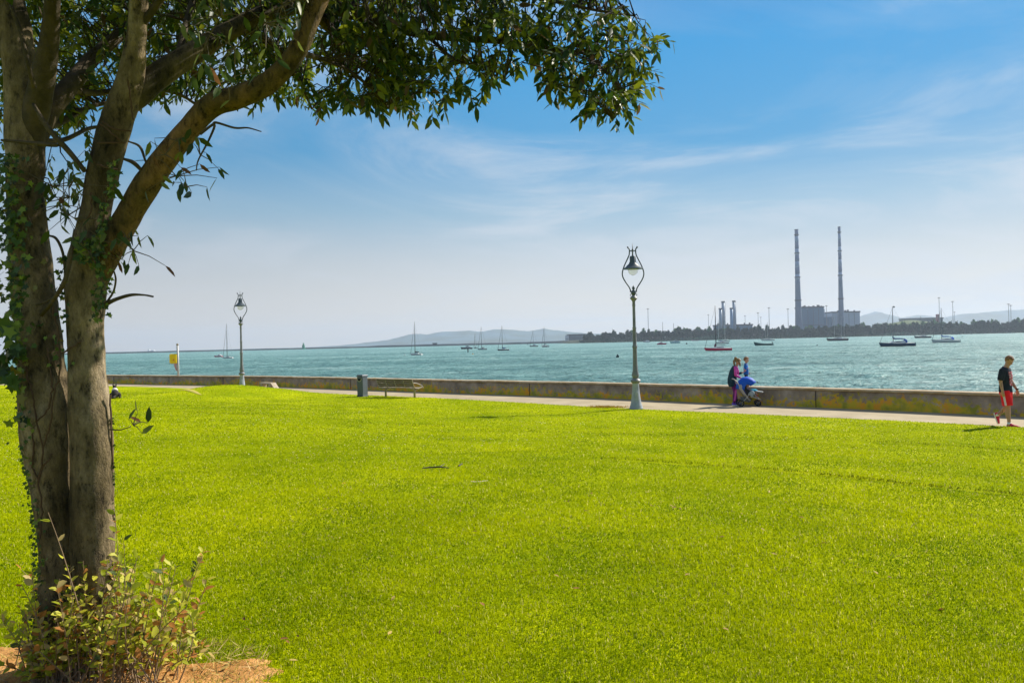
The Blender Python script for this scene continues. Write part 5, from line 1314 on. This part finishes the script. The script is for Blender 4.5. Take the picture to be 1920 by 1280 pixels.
tb_ = P(150, 1262, 4.22); TB = Vector((tb_.x, tb_.y, hz(tb_.x, tb_.y)))
tree = empty('broadleaf_tree', TB, 0, 'large leafy tree with two smooth trunks in the left foreground', 'tree')
ALLPTS = []
def stem(pts, name='branch', seg=24, n=8, lump=1.0, attract=True, parent=tree, off=TB, mt=None):
    A = crom(pts, n)
    C = [P(a[0], a[1], a[2]) for a in A]; Rd = [a[3]/2*a[2]/FPX*(.93 if name == 'trunk' else 1) for a in A]
    b = MB(); b.tube([c - off for c in C], Rd, seg)
    for k, v_ in enumerate(b.v[:]):
        ring = k//seg
        if ring < len(C):
            c = C[ring]-off; d = v_-c; w = v_+off
            q = 1 + lump*(.10*noise.noise(w*2.6)+.07*noise.noise(w*7)+.025*noise.noise(w*22))
            b.v[k] = c + d*q
    o = b.build(name, mt or m_bark, parent, smooth=True)
    if attract:
        for c, r_ in zip(C, Rd): ALLPTS.append((c, r_))
    return o
D0 = 4.25
m_limb = mat('shade_dark_bark', (.05, .04, .022), .85, .2, c2=(.10, .075, .045), scale=14, bump=.6, bscale=50)  # bark colour darkened to stand in for shade on the upper limbs
stem([(96, 1420, D0, 128), (102, 1300, D0, 104), (106, 1200, D0, 86), (110, 1080, D0, 76), (107, 1000, D0, 72), (96, 900, D0, 82), (89, 820, D0, 92), (84, 750, D0, 90), (75, 650, D0, 84), (64, 550, D0+.02, 80), (54, 450, D0+.04, 76), (49, 350, D0+.05, 68), (46, 250, D0+.06, 72), (40, 150, D0+.05, 60), (28, 50, D0+.05, 56), (8, -60, D0+.03, 48), (-20, -250, D0, 34), (-40, -480, D0, 20)], 'trunk', 36, 14)
stem([(178, 1420, D0-.05, 120), (176, 1300, D0-.05, 92), (176, 1200, D0-.05, 74), (175, 1080, D0-.05, 79), (174, 1000, D0-.05, 82), (173, 900, D0-.05, 81), (171, 800, D0-.05, 77), (164, 700, D0-.05, 70), (160, 600, D0-.05, 70), (163, 520, D0-.05, 78), (172, 468, D0-.05, 74), (178, 400, D0-.05, 58), (195, 320, D0-.05, 60), (219, 230, D0-.06, 62), (243, 155, D0-.08, 54), (256, 70, D0-.1, 40), (262, -20, D0-.12, 34), (268, -150, D0-.2, 28), (262, -350, D0-.3, 18)], 'trunk', 36, 14)
stem([(72, 330, 4.32, 26), (62, 250, 4.3, 44), (78, 160, 4.22, 44), (92, 80, 4.15, 34), (100, -10, 4.05, 28), (112, -110, 3.95, 24), (140, -300, 3.9, 16)], mt=m_limb)
stem([(62, 290, 4.3, 30), (90, 215, 4.4, 36), (128, 165, 4.5, 34), (172, 112, 4.7, 28), (242, 50, 4.9, 22), (325, -30, 5.1, 18), (420, -150, 5.3, 12)], mt=m_limb)
stem([(166, 560, D0-.03, 40), (186, 505, D0-.04, 52), (216, 452, D0-.06, 50), (252, 383, D0-.1, 46), (300, 310, 4.1, 46), (352, 245, 4.08, 43), (396, 199, 4.05, 44), (450, 181, 4.0, 40), (508, 152, 3.98, 39), (556, 98, 3.95, 37), (586, 30, 3.95, 34), (622, -50, 4.0, 32), (690, -190, 4.2, 24), (750, -360, 4.4, 14)], 'branch', 30, 12, mt=m_limb3)
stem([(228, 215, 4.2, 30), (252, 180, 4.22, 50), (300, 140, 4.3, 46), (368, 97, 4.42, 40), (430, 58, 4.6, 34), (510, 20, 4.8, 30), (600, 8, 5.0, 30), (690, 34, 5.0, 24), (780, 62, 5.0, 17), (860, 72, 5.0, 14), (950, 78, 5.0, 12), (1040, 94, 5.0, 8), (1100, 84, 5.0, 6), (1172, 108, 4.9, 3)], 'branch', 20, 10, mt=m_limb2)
subs = [[(586, 20, 4.9, 24), (625, 60, 5.1, 18), (672, 115, 5.15, 12), (730, 148, 5.15, 8), (790, 158, 5.1, 4)],
        [(990, 84, 5.0, 8), (1040, 101, 4.95, 7), (1090, 99, 4.9, 6), (1130, 130, 4.85, 5), (1165, 175, 4.8, 3), (1150, 222, 4.75, 2)],
        [(800, 66, 5.0, 8), (850, 110, 4.95, 6), (905, 128, 4.9, 4), (945, 152, 4.9, 2)],
        [(556, 98, 4.0, 12), (600, 110, 4.4, 10), (650, 130, 4.7, 8), (700, 170, 4.8, 5), (730, 205, 4.8, 3)],
        [(600, -20, 4.1, 20), (720, -40, 4.4, 16), (860, -30, 4.7, 12), (1000, -5, 4.9, 8), (1120, 20, 4.9, 5), (1190, 30, 4.8, 3)],
        [(640, -90, 4.1, 20), (800, -160, 4.4, 14), (980, -200, 4.8, 9), (1150, -190, 5.0, 5)],
        [(330, 125, 4.35, 14), (350, 40, 4.6, 12), (380, -60, 4.9, 10), (420, -200, 5.2, 7)],
        [(450, 50, 4.65, 14), (520, 90, 5.0, 10), (560, 150, 5.2, 7), (585, 205, 5.3, 4)],
        [(128, 165, 4.5, 16), (180, 175, 4.8, 12), (250, 165, 5.0, 9), (330, 175, 5.2, 6), (380, 205, 5.3, 4)],
        [(60, 245, 4.3, 18), (110, 230, 4.6, 14), (170, 200, 4.9, 9), (230, 190, 5.1, 6)],
        [(50, 150, 4.3, 18), (-40, 60, 4.3, 16), (-160, 0, 4.3, 12), (-300, -40, 4.3, 6)],
        [(30, 60, 4.3, 18), (-60, -90, 4.2, 14), (-190, -230, 4.1, 8)],
        [(256, 60, 4.15, 16), (330, -40, 4.1, 13), (420, -160, 4.0, 9), (520, -300, 4.0, 6)],
        [(100, -20, 4.0, 14), (180, -120, 4.3, 12), (280, -240, 4.6, 8), (380, -380, 4.8, 5)],
        [(70, 265, 4.32, 12), (120, 262, 4.5, 9), (170, 240, 4.7, 7), (215, 240, 4.9, 5)]]
for s_ in subs: stem(s_, 'branch', 10, 6, mt=m_limb)
dead = [[(3, 263, 4.15, 5), (55, 268, 4.12, 8), (100, 272, 4.1, 8), (110, 272, 4.1, 5)], [(62, 195, 4.1, 6), (90, 240, 4.08, 9), (130, 285, 4.1, 10), (160, 322, 4.13, 8)],
        [(192, 574, 4.12, 9), (215, 562, 4.05, 7), (245, 553, 4.0, 6), (270, 553, 3.97, 4), (287, 556, 3.95, 4)], [(196, 572, 4.12, 4), (212, 548, 4.08, 4), (217, 525, 4.05, 4), (214, 509, 4.03, 3)],
        [(72, 596, 4.2, 8), (98, 565, 4.1, 8), (122, 525, 4.05, 9), (134, 470, 4.05, 8), (141, 430, 4.08, 7)], [(400, 236, 4.0, 5), (405, 230, 4.0, 5), (440, 240, 3.95, 4), (465, 240, 3.95, 3), (490, 247, 3.93, 2)], [(375, 252, 4.0, 5), (402, 233, 4.0, 5), (392, 262, 4.0, 4), (372, 300, 4.0, 3), (368, 320, 4, 2)],
        [(232, 298, 4.08, 5), (250, 305, 4.05, 8), (268, 322, 4.07, 6)], [(240, 265, 4.1, 3), (262, 275, 4.1, 5), (272, 300, 4.08, 4), (277, 312, 4.08, 3)], [(86, 441, 4.15, 4), (105, 447, 4.1, 5), (118, 475, 4.1, 5), (122, 512, 4.1, 4)], [(68, 572, 4.14, 4), (85, 566, 4.12, 4), (102, 557, 4.1, 3)],
        [(20, 10, 4.0, 6), (38, 60, 4.0, 8), (52, 120, 4.0, 8), (64, 166, 4.05, 9)]]
for s_ in dead: stem(s_, 'twig', 6, 5, attract=False, mt=m_limb)

# foliage: leafy sprays filling the crown's volume, joined to the nearest limb by twigs
g = np.random.default_rng(77)
LOWX = [-500, -200, 0, 60, 120, 200, 240, 300, 380, 440, 520, 590, 625, 655, 690, 760, 850, 900, 925, 960, 1000, 1040, 1100, 1150, 1185, 1205, 1222, 1232]
LOWY = [380, 420, 400, 395, 385, 330, 215, 195, 188, 175, 195, 222, 180, 190, 205, 212, 195, 195, 150, 130, 125, 180, 205, 220, 215, 168, 145, 128]
cent = []
while len(cent) < NSPRAY:
    x = g.uniform(-460, 1300) if g.random() < .85 else g.uniform(20, 760); y = g.uniform(-520, 420) if g.random() < .5 else g.uniform(-40, 240)
    if y > np.interp(x, LOWX, LOWY)-14: continue
    if x > 1226 - max(0, 60-y)*.55 - max(0, -60-y)*.6: continue
    if y < -420+abs(x-350)*.25: continue
    nz_ = noise.noise(Vector((x*.009, y*.012, 2.2))) + .6*noise.noise(Vector((x*.03, y*.03, 8)))
    dens = 1.0
    if 960 < x and y < 60 and y > -60: dens = .62
    if x < 240 and y > 230: dens = .38
    if x < 620 and 130 < y: dens *= .8
    if 560 < x < 700 and y > 120: dens *= .7
    if y > -10:
        cl_ = noise.noise(Vector((x*.045, y*.05, 4.4))) + .5*noise.noise(Vector((x*.11, y*.11, 1.1)))
        dens *= min(1, max(.05, .50+1.2*cl_))
    if g.random() > dens*(.62+.40*nz_): continue
    Z = g.uniform(4.5, 8.2) if x < 620 else g.uniform(4.35, 5.8)
    if y < -60: Z = g.uniform(2.7, 6.8)  # unseen sprays brought towards the camera to block skylight on the limbs
    if x > 1000: Z = g.uniform(4.5, 5.3)
    cent.append(P(x, y, Z))
PT = np.array([tuple(c) for c, r_ in ALLPTS]); PR = np.array([r_ for c, r_ in ALLPTS]); ok_ = PR < .045
PT = PT[ok_]
pos, dr, nn, ll, tt_ = [], [], [], [], []
tw = MB()
for c in cent:
    cn = np.array(tuple(c)); dist = np.linalg.norm(PT-cn, axis=1); j = int(np.argmin(dist)); src = Vector(PT[j])
    if dist[j] < .75:
        mid = src.lerp(c, .5)+Vector((g.normal(0, .03), g.normal(0, .03), .05*dist[j]*3))
        tw.tube([src-TB, mid-TB, c-TB], [.005, .0035, .0018], 4, cap=False)
    ax = (c-src); ax = ax.normalized()*.7 if ax.length > .01 else Vector((0, 0, 1))
    ax = (ax+Vector((g.normal(0, .5), g.normal(0, .5), g.normal(-.35, .4)))).normalized()
    Ls = g.uniform(.08, .17); e = c+ax*Ls
    tw.tube([c-TB, (c.lerp(e, .5)+Vector((0, 0, .008)))-TB, e-TB], [.0022, .0018, .001], 3, cap=False)
    u_, v_ = frame_from(ax); nl = int(g.integers(6, 11)); clump = noise.noise(Vector((c.x*1.5, c.y*1.5, c.z*1.5)))
    for k in range(nl):
        f = (k+.5)/nl; a = k*2.4+g.uniform(-.4, .4); p_ = c+ax*Ls*f-TB
        d = ax*.65+(u_*math.cos(a)+v_*math.sin(a))*.9+Vector((0, 0, -.55))
        n_ = Vector((g.normal(0, .5), g.normal(0, .5), 1.0)) if abs(d.normalized().z) < .8 else Vector((g.normal(), g.normal(), .3))
        pos.append(p_); dr.append(d); nn.append(n_); ll.append(g.uniform(.045, .098))
        q = g.random()
        if q < .46: cc = (.035+.016*clump, .072+.02*clump, .010)
        elif q < .76: cc = (.09, .12, .010)
        elif q < .92: cc = (.17, .195, .012)
        elif q < .96: cc = (.095, .060, .025)
        else: cc = (.16, .20, .03)
        tt_.append(cc)
L = np.array(ll)
V, lo, ct, tt = leaves(np.array([tuple(x) for x in pos]), np.array([tuple(x) for x in dr]), np.array([tuple(x) for x in nn]), L, L*g.uniform(.36, .50, len(L)), np.clip(np.array(tt_), .004, 1))
m_leaf = mat('glossy_leaf', (1, 1, 1), .46, .30, tint=True, trans=.42)
fo = link('foliage', np_mesh('foliage', V, lo, ct, tt), m_leaf, tree)
tw.build('twigs', mat('twig_bark', (.035, .027, .02), .8, .2), tree)
print('leaves', len(L))

# near leaves hanging at the top, larger in the picture, and the sprig at the trunk
pos, dr, nn, ll, tt_ = [], [], [], [], []; tw = MB()
for (x, y, Z, n_, sp) in ((415, 30, 3.3, 12, .10), (500, 45, 3.35, 12, .10), (440, 90, 3.4, 8, .08), (395, 130, 3.5, 7, .07), (530, 10, 3.3, 10, .1), (425, 150, 3.5, 4, .05), (330, 330, 3.95, 9, .10), (350, 350, 3.95, 5, .05), (310, 290, 3.95, 5, .08), (375, 290, 4.0, 5, .05), (250, 470, 4.0, 8, .07), (238, 450, 4.0, 6, .06), (165, 470, 4.05, 9, .08), (190, 452, 4.05, 6, .06), (140, 410, 4.1, 6, .08), (110, 385, 4.15, 9, .10), (130, 370, 4.2, 9, .12), (100, 350, 4.2, 8, .12), (250, 797, 3.9, 5, .035), (335, 265, 4.0, 5, .06), (120, 330, 4.2, 8, .12), (150, 390, 4.15, 6, .1)):
    c = P(x, y, Z)
    for k in range(n_):
        q = c+Vector((g.normal(0, sp), g.normal(0, sp), g.normal(0, sp*.8))); pos.append(q-TB); dr.append(Vector((g.normal(0, .6), g.normal(0, .5), -.9+g.normal(0, .3))) if x != 250 or y < 600 else Vector((g.normal(.1, .8), -.2, .8)))
        nn.append(Vector((g.normal(0, 1), -.8, g.normal(0, .6)))); ll.append(g.uniform(.06, .09)); tw.tube([c-TB, c.lerp(q, .5)-TB+Vector((0, 0, .01)), q-TB], [.003, .002, .0012], 4, cap=False)
        r_ = g.random(); tt_.append((.05, .085, .015) if r_ < .5 else ((.14, .17, .03) if r_ < .72 else ((.03, .055, .02) if r_ < .88 else (.16, .075, .03))))
tw.tube([P(205, 805, 4.12)-TB, P(225, 806, 4.0)-TB, P(245, 800, 3.92)-TB], [.004, .003, .002], 5)
L = np.array(ll); V, lo, ct, tt = leaves([tuple(x) for x in pos], [tuple(x) for x in dr], [tuple(x) for x in nn], L, L*.42, np.array(tt_))
link('foliage', np_mesh('near_leaves', V, lo, ct, tt), m_leaf, tree); tw.build('twigs', mat('twig_bark_pale', (.10, .08, .05), .8, .2), tree)

# ivy climbing both trunks
ivy = empty('ivy', TB, 0, 'ivy with small lobed leaves climbing the left side of the trunks', 'climbing plant')
pos, dr, nn, ll, tt_ = [], [], [], [], []; vi = MB(); vl = MB()
m_vine = mat('vine_stem', (.085, .05, .028), .8, .2)
def vine(pts, r_=.004, mb=vi):
    A = crom(pts, 6); mb.tube([P(a[0]+g.normal(0, 1.2), a[1], a[2])-TB for a in A], r_, 5)
for pts in ([(72, 905, 4.13), (80, 840, 4.10), (68, 790, 4.1), (62, 745, 4.1), (50, 700, 4.12), (42, 660, 4.13)], [(80, 840, 4.1), (95, 790, 4.09), (102, 735, 4.09), (112, 690, 4.09), (108, 620, 4.1), (98, 575, 4.1)], [(68, 790, 4.1), (88, 770, 4.1), (97, 730, 4.1), (94, 690, 4.1), (88, 650, 4.11)], [(72, 900, 4.13), (60, 870, 4.13), (64, 830, 4.12), (52, 780, 4.13)], [(75, 1010, 4.12), (78, 950, 4.12), (72, 900, 4.12), (90, 860, 4.1), (100, 850, 4.11)],
            [(150, 640, 4.1), (128, 655, 4.09), (116, 662, 4.1)], [(192, 228, 4.06), (215, 242, 4.04), (245, 246, 4.07)], [(182, 268, 4.06), (205, 268, 4.05), (235, 268, 4.06)], [(190, 233, 4.06), (215, 255, 4.04), (233, 268, 4.06)], [(240, 150, 4.02), (245, 190, 4.04), (250, 225, 4.05)], [(182, 308, 4.06), (200, 314, 4.05), (220, 318, 4.07)], [(170, 360, 4.08), (172, 385, 4.08), (165, 410, 4.08)]):
    vine(pts, .0045)
def ivy_leaf(x, y, Z, sz, out=-1, droop=.5):
    c = P(x, y, Z)-TB; pos.append(c); dr.append(Vector((g.normal(out*.4, .7), g.normal(-.2, .3), g.normal(-droop, .5)))); nn.append(Vector((g.normal(0, .5), -1, g.normal(.3, .5)))); ll.append(sz)
    r_ = g.random(); tt_.append((.06, .11, .02) if r_ < .50 else ((.16, .22, .03) if r_ < .78 else ((.035, .06, .018) if r_ < .93 else (.18, .16, .04))))
def leftedge(y): return np.interp(y, [200, 300, 400, 500, 600, 700, 800, 900, 1000, 1100, 1250], [8, 10, 14, 22, 34, 38, 42, 54, 70, 72, 60])
for k in range(1000):
    y = g.uniform(290, 1230) if k % 4 else g.uniform(290, 680); w = 10+16*(noise.noise(Vector((y*.02, 0, 3)))+.35) * (1.5 if y < 680 else .55)
    ivy_leaf(leftedge(y)+g.normal(0, 1)*max(2, w*(.6 if y > 700 else .9))+1, y, 4.16+g.normal(0, .05), g.uniform(.012, .026) if y > 700 else g.uniform(.022, .045))
for k in range(26): ivy_leaf(g.normal(20, 12), g.uniform(600, 720), 4.05+g.normal(0, .03), g.uniform(.05, .09))
for k in range(10): ivy_leaf(g.normal(38, 9), g.uniform(730, 800), 4.05, g.uniform(.04, .07))
for k in range(170):
    y = g.uniform(300, 470); ivy_leaf(206-(y-300)*.12+g.normal(0, 5)+ (8 if y < 380 else 0), y, 4.06+g.normal(0, .02), g.uniform(.014, .03), out=.6)
for k in range(120): ivy_leaf(g.normal(188, 9), g.uniform(460, 600), 4.06+g.normal(0, .02), g.uniform(.014, .034), out=.3)
for k in range(60): ivy_leaf(g.normal(165, 10), g.normal(470, 12), 4.06, g.uniform(.03, .055))
for k in range(45): ivy_leaf(g.normal(116, 7), g.uniform(480, 690), 4.1, g.uniform(.016, .035))
for k in range(60):
    y = g.uniform(780, 1000); ivy_leaf(210+g.normal(0, 2.5), y, 4.2, g.uniform(.012, .022), out=.5)
vine([(188, 600, 4.1), (190, 540, 4.08), (186, 480, 4.06), (190, 430, 4.06), (200, 370, 4.06), (210, 320, 4.06)], .004)
vine([(60, 1200, 4.2), (74, 1100, 4.2), (74, 1000, 4.2), (58, 900, 4.22), (46, 800, 4.22), (40, 700, 4.22), (34, 600, 4.2), (22, 500, 4.22), (14, 400, 4.25), (10, 300, 4.25)], .007)
vine([(210, 1000, 4.2), (211, 900, 4.2), (209, 800, 4.19), (206, 740, 4.18)], .005)
L = np.array(ll); V, lo, ct, tt = leaves([tuple(x) for x in pos], [tuple(x) for x in dr], [tuple(x) for x in nn], L, L*.9, np.array(tt_), IV, IF)
m_ivy = mat('ivy_leaf', (1, 1, 1), .45, .25, tint=True, trans=.28)
link('foliage', np_mesh('ivy_leaves', V, lo, ct, tt), m_ivy, ivy); vi.build('stem', m_vine, ivy)

# leafy suckers round the foot
shr = empty('shrub', TB, 0, 'straggly shrub of green and rust coloured leaves at the tree foot', 'shrub')
pos, dr, nn, ll, tt_ = [], [], [], [], []; sb = MB()
def sucker(p0, p1, bend, n_leaf, sz=(.030, .060)):
    n_leaf = int(n_leaf*1.5)
    p0, p1 = Vector(p0), Vector(p1); d = p1-p0; m_ = p0.lerp(p1, .5)+Vector(bend)
    pts = [p0*(1-t_)**2+m_*2*t_*(1-t_)+p1*t_*t_ for t_ in np.linspace(0, 1, 9)]
    sb.tube([q-TB for q in pts], list(np.linspace(.0045, .0014, 9)*g.uniform(.7, 1.2)), 5, cap=False)
    for k in range(n_leaf):
        t_ = (.22+.78*(k+g.random())/n_leaf); i = min(7, int(t_*8)); q = pts[i].lerp(pts[i+1], t_*8-i if t_ < 1 else 1)
        ax = (pts[i+1]-pts[i]).normalized(); u_, v_ = frame_from(ax); a = k*2.4+g.uniform(-.5, .5)
        pos.append(q-TB); dr.append(ax*.6+(u_*math.cos(a)+v_*math.sin(a))+Vector((0, 0, .05))); nn.append(Vector((g.normal(0, .6), g.normal(-.4, .6), 1))); ll.append(g.uniform(*sz))
        r_ = g.random(); tt_.append((.33, .37, .02) if r_ < .36 else ((.62, .60, .06) if r_ < .66 else ((.08, .12, .02) if r_ < .70 else ((.50, .22, .05) if r_ < .86 else (.58, .44, .16)))))
for k in range(125):
    x0 = g.normal(205, 62); z0 = g.uniform(3.85, 4.35); b0 = G(x0, 1240, .70); bx = P(x0, 1200, z0); p0 = Vector((bx.x, bx.y, hz(bx.x, bx.y)+.01))
    tx = x0+g.normal(8, 52); ty = g.uniform(1030, 1225)+abs(tx-215)*.20
    p1 = P(tx, ty, z0+g.normal(0, .12)); sucker(p0, p1, (g.normal(0, .05), g.normal(0, .05), .06), int(g.integers(8, 16)))
for (x0, x1, y1, n_) in ((290, 382, 1030, 22), (330, 380, 1040, 12), (230, 213, 930, 15), (235, 232, 1012, 16), (255, 300, 1050, 18), (180, 90, 960, 5), (120, 5, 1165, 14), (90, 60, 1068, 16), (150, 130, 1075, 14), (110, 20, 1180, 9), (285, 345, 1120, 14), (300, 392, 1220, 10), (320, 375, 1150, 12), (240, 285, 1072, 14), (100, 40, 1095, 12), (260, 330, 1060, 14)):
    z0 = 4.0; bx = P(x0, 1210, z0); sucker((bx.x, bx.y, hz(bx.x, bx.y)), P(x1, y1, z0+g.normal(0, .06)), (g.normal(0, .03), 0, .05), n_)
# a low dense skirt on the left trunk
for k in range(46):
    x0 = g.uniform(62, 150); bx = P(x0, 1250, 4.05); sucker((bx.x, bx.y, hz(bx.x, bx.y)), P(x0+g.normal(-6, 18), g.uniform(1110, 1260), 4.02+g.normal(0, .05)), (0, 0, .04), 9, (.028, .055))
L = np.array(ll); V, lo, ct, tt = leaves([tuple(x) for x in pos], [tuple(x) for x in dr], [tuple(x) for x in nn], L, L*g.uniform(.5, .72, len(L)), np.array(tt_))
link('foliage', np_mesh('shrub_leaves', V, lo, ct, tt), mat('shrub_leaf', (1, 1, 1), .5, .25, tint=True, trans=.48), shr); sb.build('stems', mat('sucker_stem', (.22, .15, .09), .8, .2), shr)

# fallen leaves on the soil and the nearest grass
g = np.random.default_rng(14); n = 260
X = SOIL.x+g.normal(0, .75, n); Y = SOIL.y+g.normal(.1, .42, n); X[200:] = g.uniform(-2.5, 3, 60); Y[200:] = g.uniform(4, 9, 60); H = height(np.stack([X, Y], 1)); az = g.uniform(0, 6.28, n)
cc = np.array([(.30, .14, .04), (.42, .26, .09), (.20, .09, .03), (.50, .36, .10)])[g.integers(0, 4, n)]
L = g.uniform(.03, .065, n); V, lo, ct, tt = leaves(np.stack([X, Y, H+.024], 1), np.stack([np.cos(az), np.sin(az), g.normal(0, .2, n)], 1), np.stack([g.normal(0, .3, n), g.normal(0, .3, n), np.ones(n)], 1), L, L*.45, cc)
o = link('fallen_leaves', np_mesh('fallen', V, lo, ct, tt), m_straw); tag(o, 'brown dead leaves lying round the tree foot', kind='stuff')

# small things on the lawn
m_fl = mat('white_petals', (.75, .73, .66), .7, .2, trans=.3); m_yf = mat('yellow_petals', (.75, .50, .02), .6, .2, trans=.2)
def flower(px, py, c, r_=.016, label='', grp='white flowers on the lawn'):
    h0 = .6
    for _ in range(4):
        p_ = G(px, py, h0); h0 = hz(p_.x, p_.y)
    rt = empty('flower', (p_.x, p_.y, h0), g.uniform(0, 6), label, 'flower', grp); b = MB()
    r_ = max(r_, p_.y*.0011)
    for k in range(9):
        a = 2*math.pi*k/9; b.v += [Vector((0, 0, .042)), Vector((r_*.7*math.cos(a-.25), r_*.7*math.sin(a-.25), .047)), Vector((r_*math.cos(a), r_*math.sin(a), .044)), Vector((r_*.7*math.cos(a+.25), r_*.7*math.sin(a+.25), .047))]; i = len(b.v)-4; b.f.append((i, i+1, i+2, i+3))
    b.build('petals', c, rt); b = MB(); b.ball((0, 0, .046), (r_*.32, r_*.32, .005), 8, 4); b.build('centre', m_yf, rt); b = MB(); b.tube([(0, 0, 0), (0, 0, .043)], .0012, 4); b.build('stem', pm('flower_stem', (.08, .14, .02)), rt)
for x, y in ((886, 909), (891, 909.5), (899, 909), (903, 909), (908, 908), (912, 907.5)): flower(x, y, m_fl, .022, 'white flower in the short row in the middle of the lawn', 'row of white flowers in mid lawn')
for x, y in ((549, 852), (556, 858), (563, 850), (572, 854), (581, 851), (588, 855), (558, 863), (577, 862)): flower(x, y, m_fl, .016, 'tiny white flower in the patch right of the trunks', 'patch of tiny white flowers right of the trunks')
flower(645, 912, m_yf, .03, 'yellow flower alone on the lawn between trunks and white flowers', None); flower(1103, 995, m_yf, .014, 'small yellow flower right of centre on the lawn', None)
def ground_px(px, py):
    h0 = .6
    for _ in range(4): p_ = G(px, py, h0); h0 = hz(p_.x, p_.y)
    return Vector((p_.x, p_.y, h0))
a_ = [ground_px(x, y) + Vector((0, 0, .03)) for x, y in ((792, 881.5), (805, 880), (825, 879), (842, 881))]
b = MB(); b.tube([q-a_[0] for q in a_], [.006, .011, .010, .005], 6); b.tube([a_[2]-a_[0], a_[2]-a_[0]+Vector((.06, .08, .03))], .005, 5); o = b.build('fallen_twig', pm('dead_twig', (.035, .025, .015)), None, loc=a_[0]); tag(o, 'thin dark fallen twig lying across the middle of the lawn', 'twig')
q = ground_px(860, 876.5); b = MB(); b.tube([(0, 0, .025), (.05, .06, .05)], [.012, .006], 6); o = b.build('fallen_twig', pm('dead_twig', (.035, .025, .015)), None, loc=q); tag(o, 'short dark stick poking up right of the long fallen twig', 'twig')

# daisies too small and many to count
g = np.random.default_rng(40); n = 900
cxs = g.uniform(-10, 14, 22); cys = g.uniform(9, 30, 22); k_ = g.integers(0, 22, n)
X = cxs[k_]+g.normal(0, 1.3, n); Y = cys[k_]+g.normal(0, .8, n); ok_ = (seg_dist(np.stack([X, Y], 1), edge) > .4) & (Y > 7); X, Y = X[ok_], Y[ok_]; n = len(X)
H = height(np.stack([X, Y], 1)); az = g.uniform(0, 6.28, n); L = .010+.0006*Y
cc = np.where((g.random(n) < .3)[:, None], np.array([.75, .55, .04]), np.array([.80, .78, .66]))
V, lo, ct, tt = leaves(np.stack([X, Y, H+.034], 1), np.stack([np.cos(az), np.sin(az), g.normal(0, .2, n)], 1), np.stack([g.normal(0, .4, n), -.8+g.normal(0, .3, n), np.ones(n)], 1), L, L*.8, cc)
o = link('daisies', np_mesh('daisies', V, lo, ct, tt), m_straw); tag(o, 'tiny pale daisies sprinkled in patches over the lawn', kind='stuff')

# orange tinged weeds at the path edge
g = np.random.default_rng(9); n = 900; c0 = ground_px(1138, 763.5)
pp_ = np.column_stack([c0.x+g.normal(0, .33, n), c0.y+g.normal(0, .16, n), np.zeros(n)]); pp_[:, 2] = height(pp_[:, :2])+.01
u = g.uniform(0, 1, (n, 1)); V, lo, ct, tt = leaves(pp_, np.stack([g.normal(0, .6, n), g.normal(0, .6, n), np.ones(n)], 1), g.normal(0, 1, (n, 3)), g.uniform(.03, .09, n), g.uniform(.01, .03, n), np.array([.45, .22, .02])*(1-u)+np.array([.35, .30, .03])*u)
o = link('dry_weeds', np_mesh('weeds', V, lo, ct, tt), m_straw); tag(o, 'orange tinged weeds at the path edge left of the nearer lamp', kind='stuff')

# bare worn strip beside the mound
c0, c1 = G(322, 731.5, .30), G(378, 741, .34)
b = MB(); rings = []
for k in range(12):
    u = k/11; x = c0.x+(c1.x-c0.x)*u; y = c0.y+(c1.y-c0.y)*u; w = .20*math.sin(math.pi*min(max(u, .04), .96))**.6
    rings.append([(x-.3*w, y-w, hz(x-.3*w, y-w)+.015), (x, y, hz(x, y)+.035), (x+.3*w, y+w, hz(x+.3*w, y+w)+.015)])
b.loft(rings, closed=False, cap=False); o = b.build('worn_ground', mat('worn_earth', (.50, .38, .12), .9, .1, c2=(.40, .38, .04), scale=3, detail=8), smooth=True); tag(o, kind='structure')

# ------------------------------------------------------------------ the air
hm = bpy.data.materials.new('haze'); hm.use_nodes = True; t = hm.node_tree
for n_ in list(t.nodes): t.nodes.remove(n_)
ho = N(t, 'ShaderNodeOutputMaterial'); pv_ = N(t, 'ShaderNodeVolumePrincipled')
pv_.inputs['Color'].default_value = (.72, .85, .99, 1); pv_.inputs['Density'].default_value = HAZE; pv_.inputs['Anisotropy'].default_value = 0.2
t.links.new(pv_.outputs[0], ho.inputs['Volume'])
b = MB(); b.box((0, 4000, 111), (19000, 10600, 231)); hb = b.build('haze', hm); tag(hb, 'pale blue summer haze filling the air over the bay', kind='stuff')
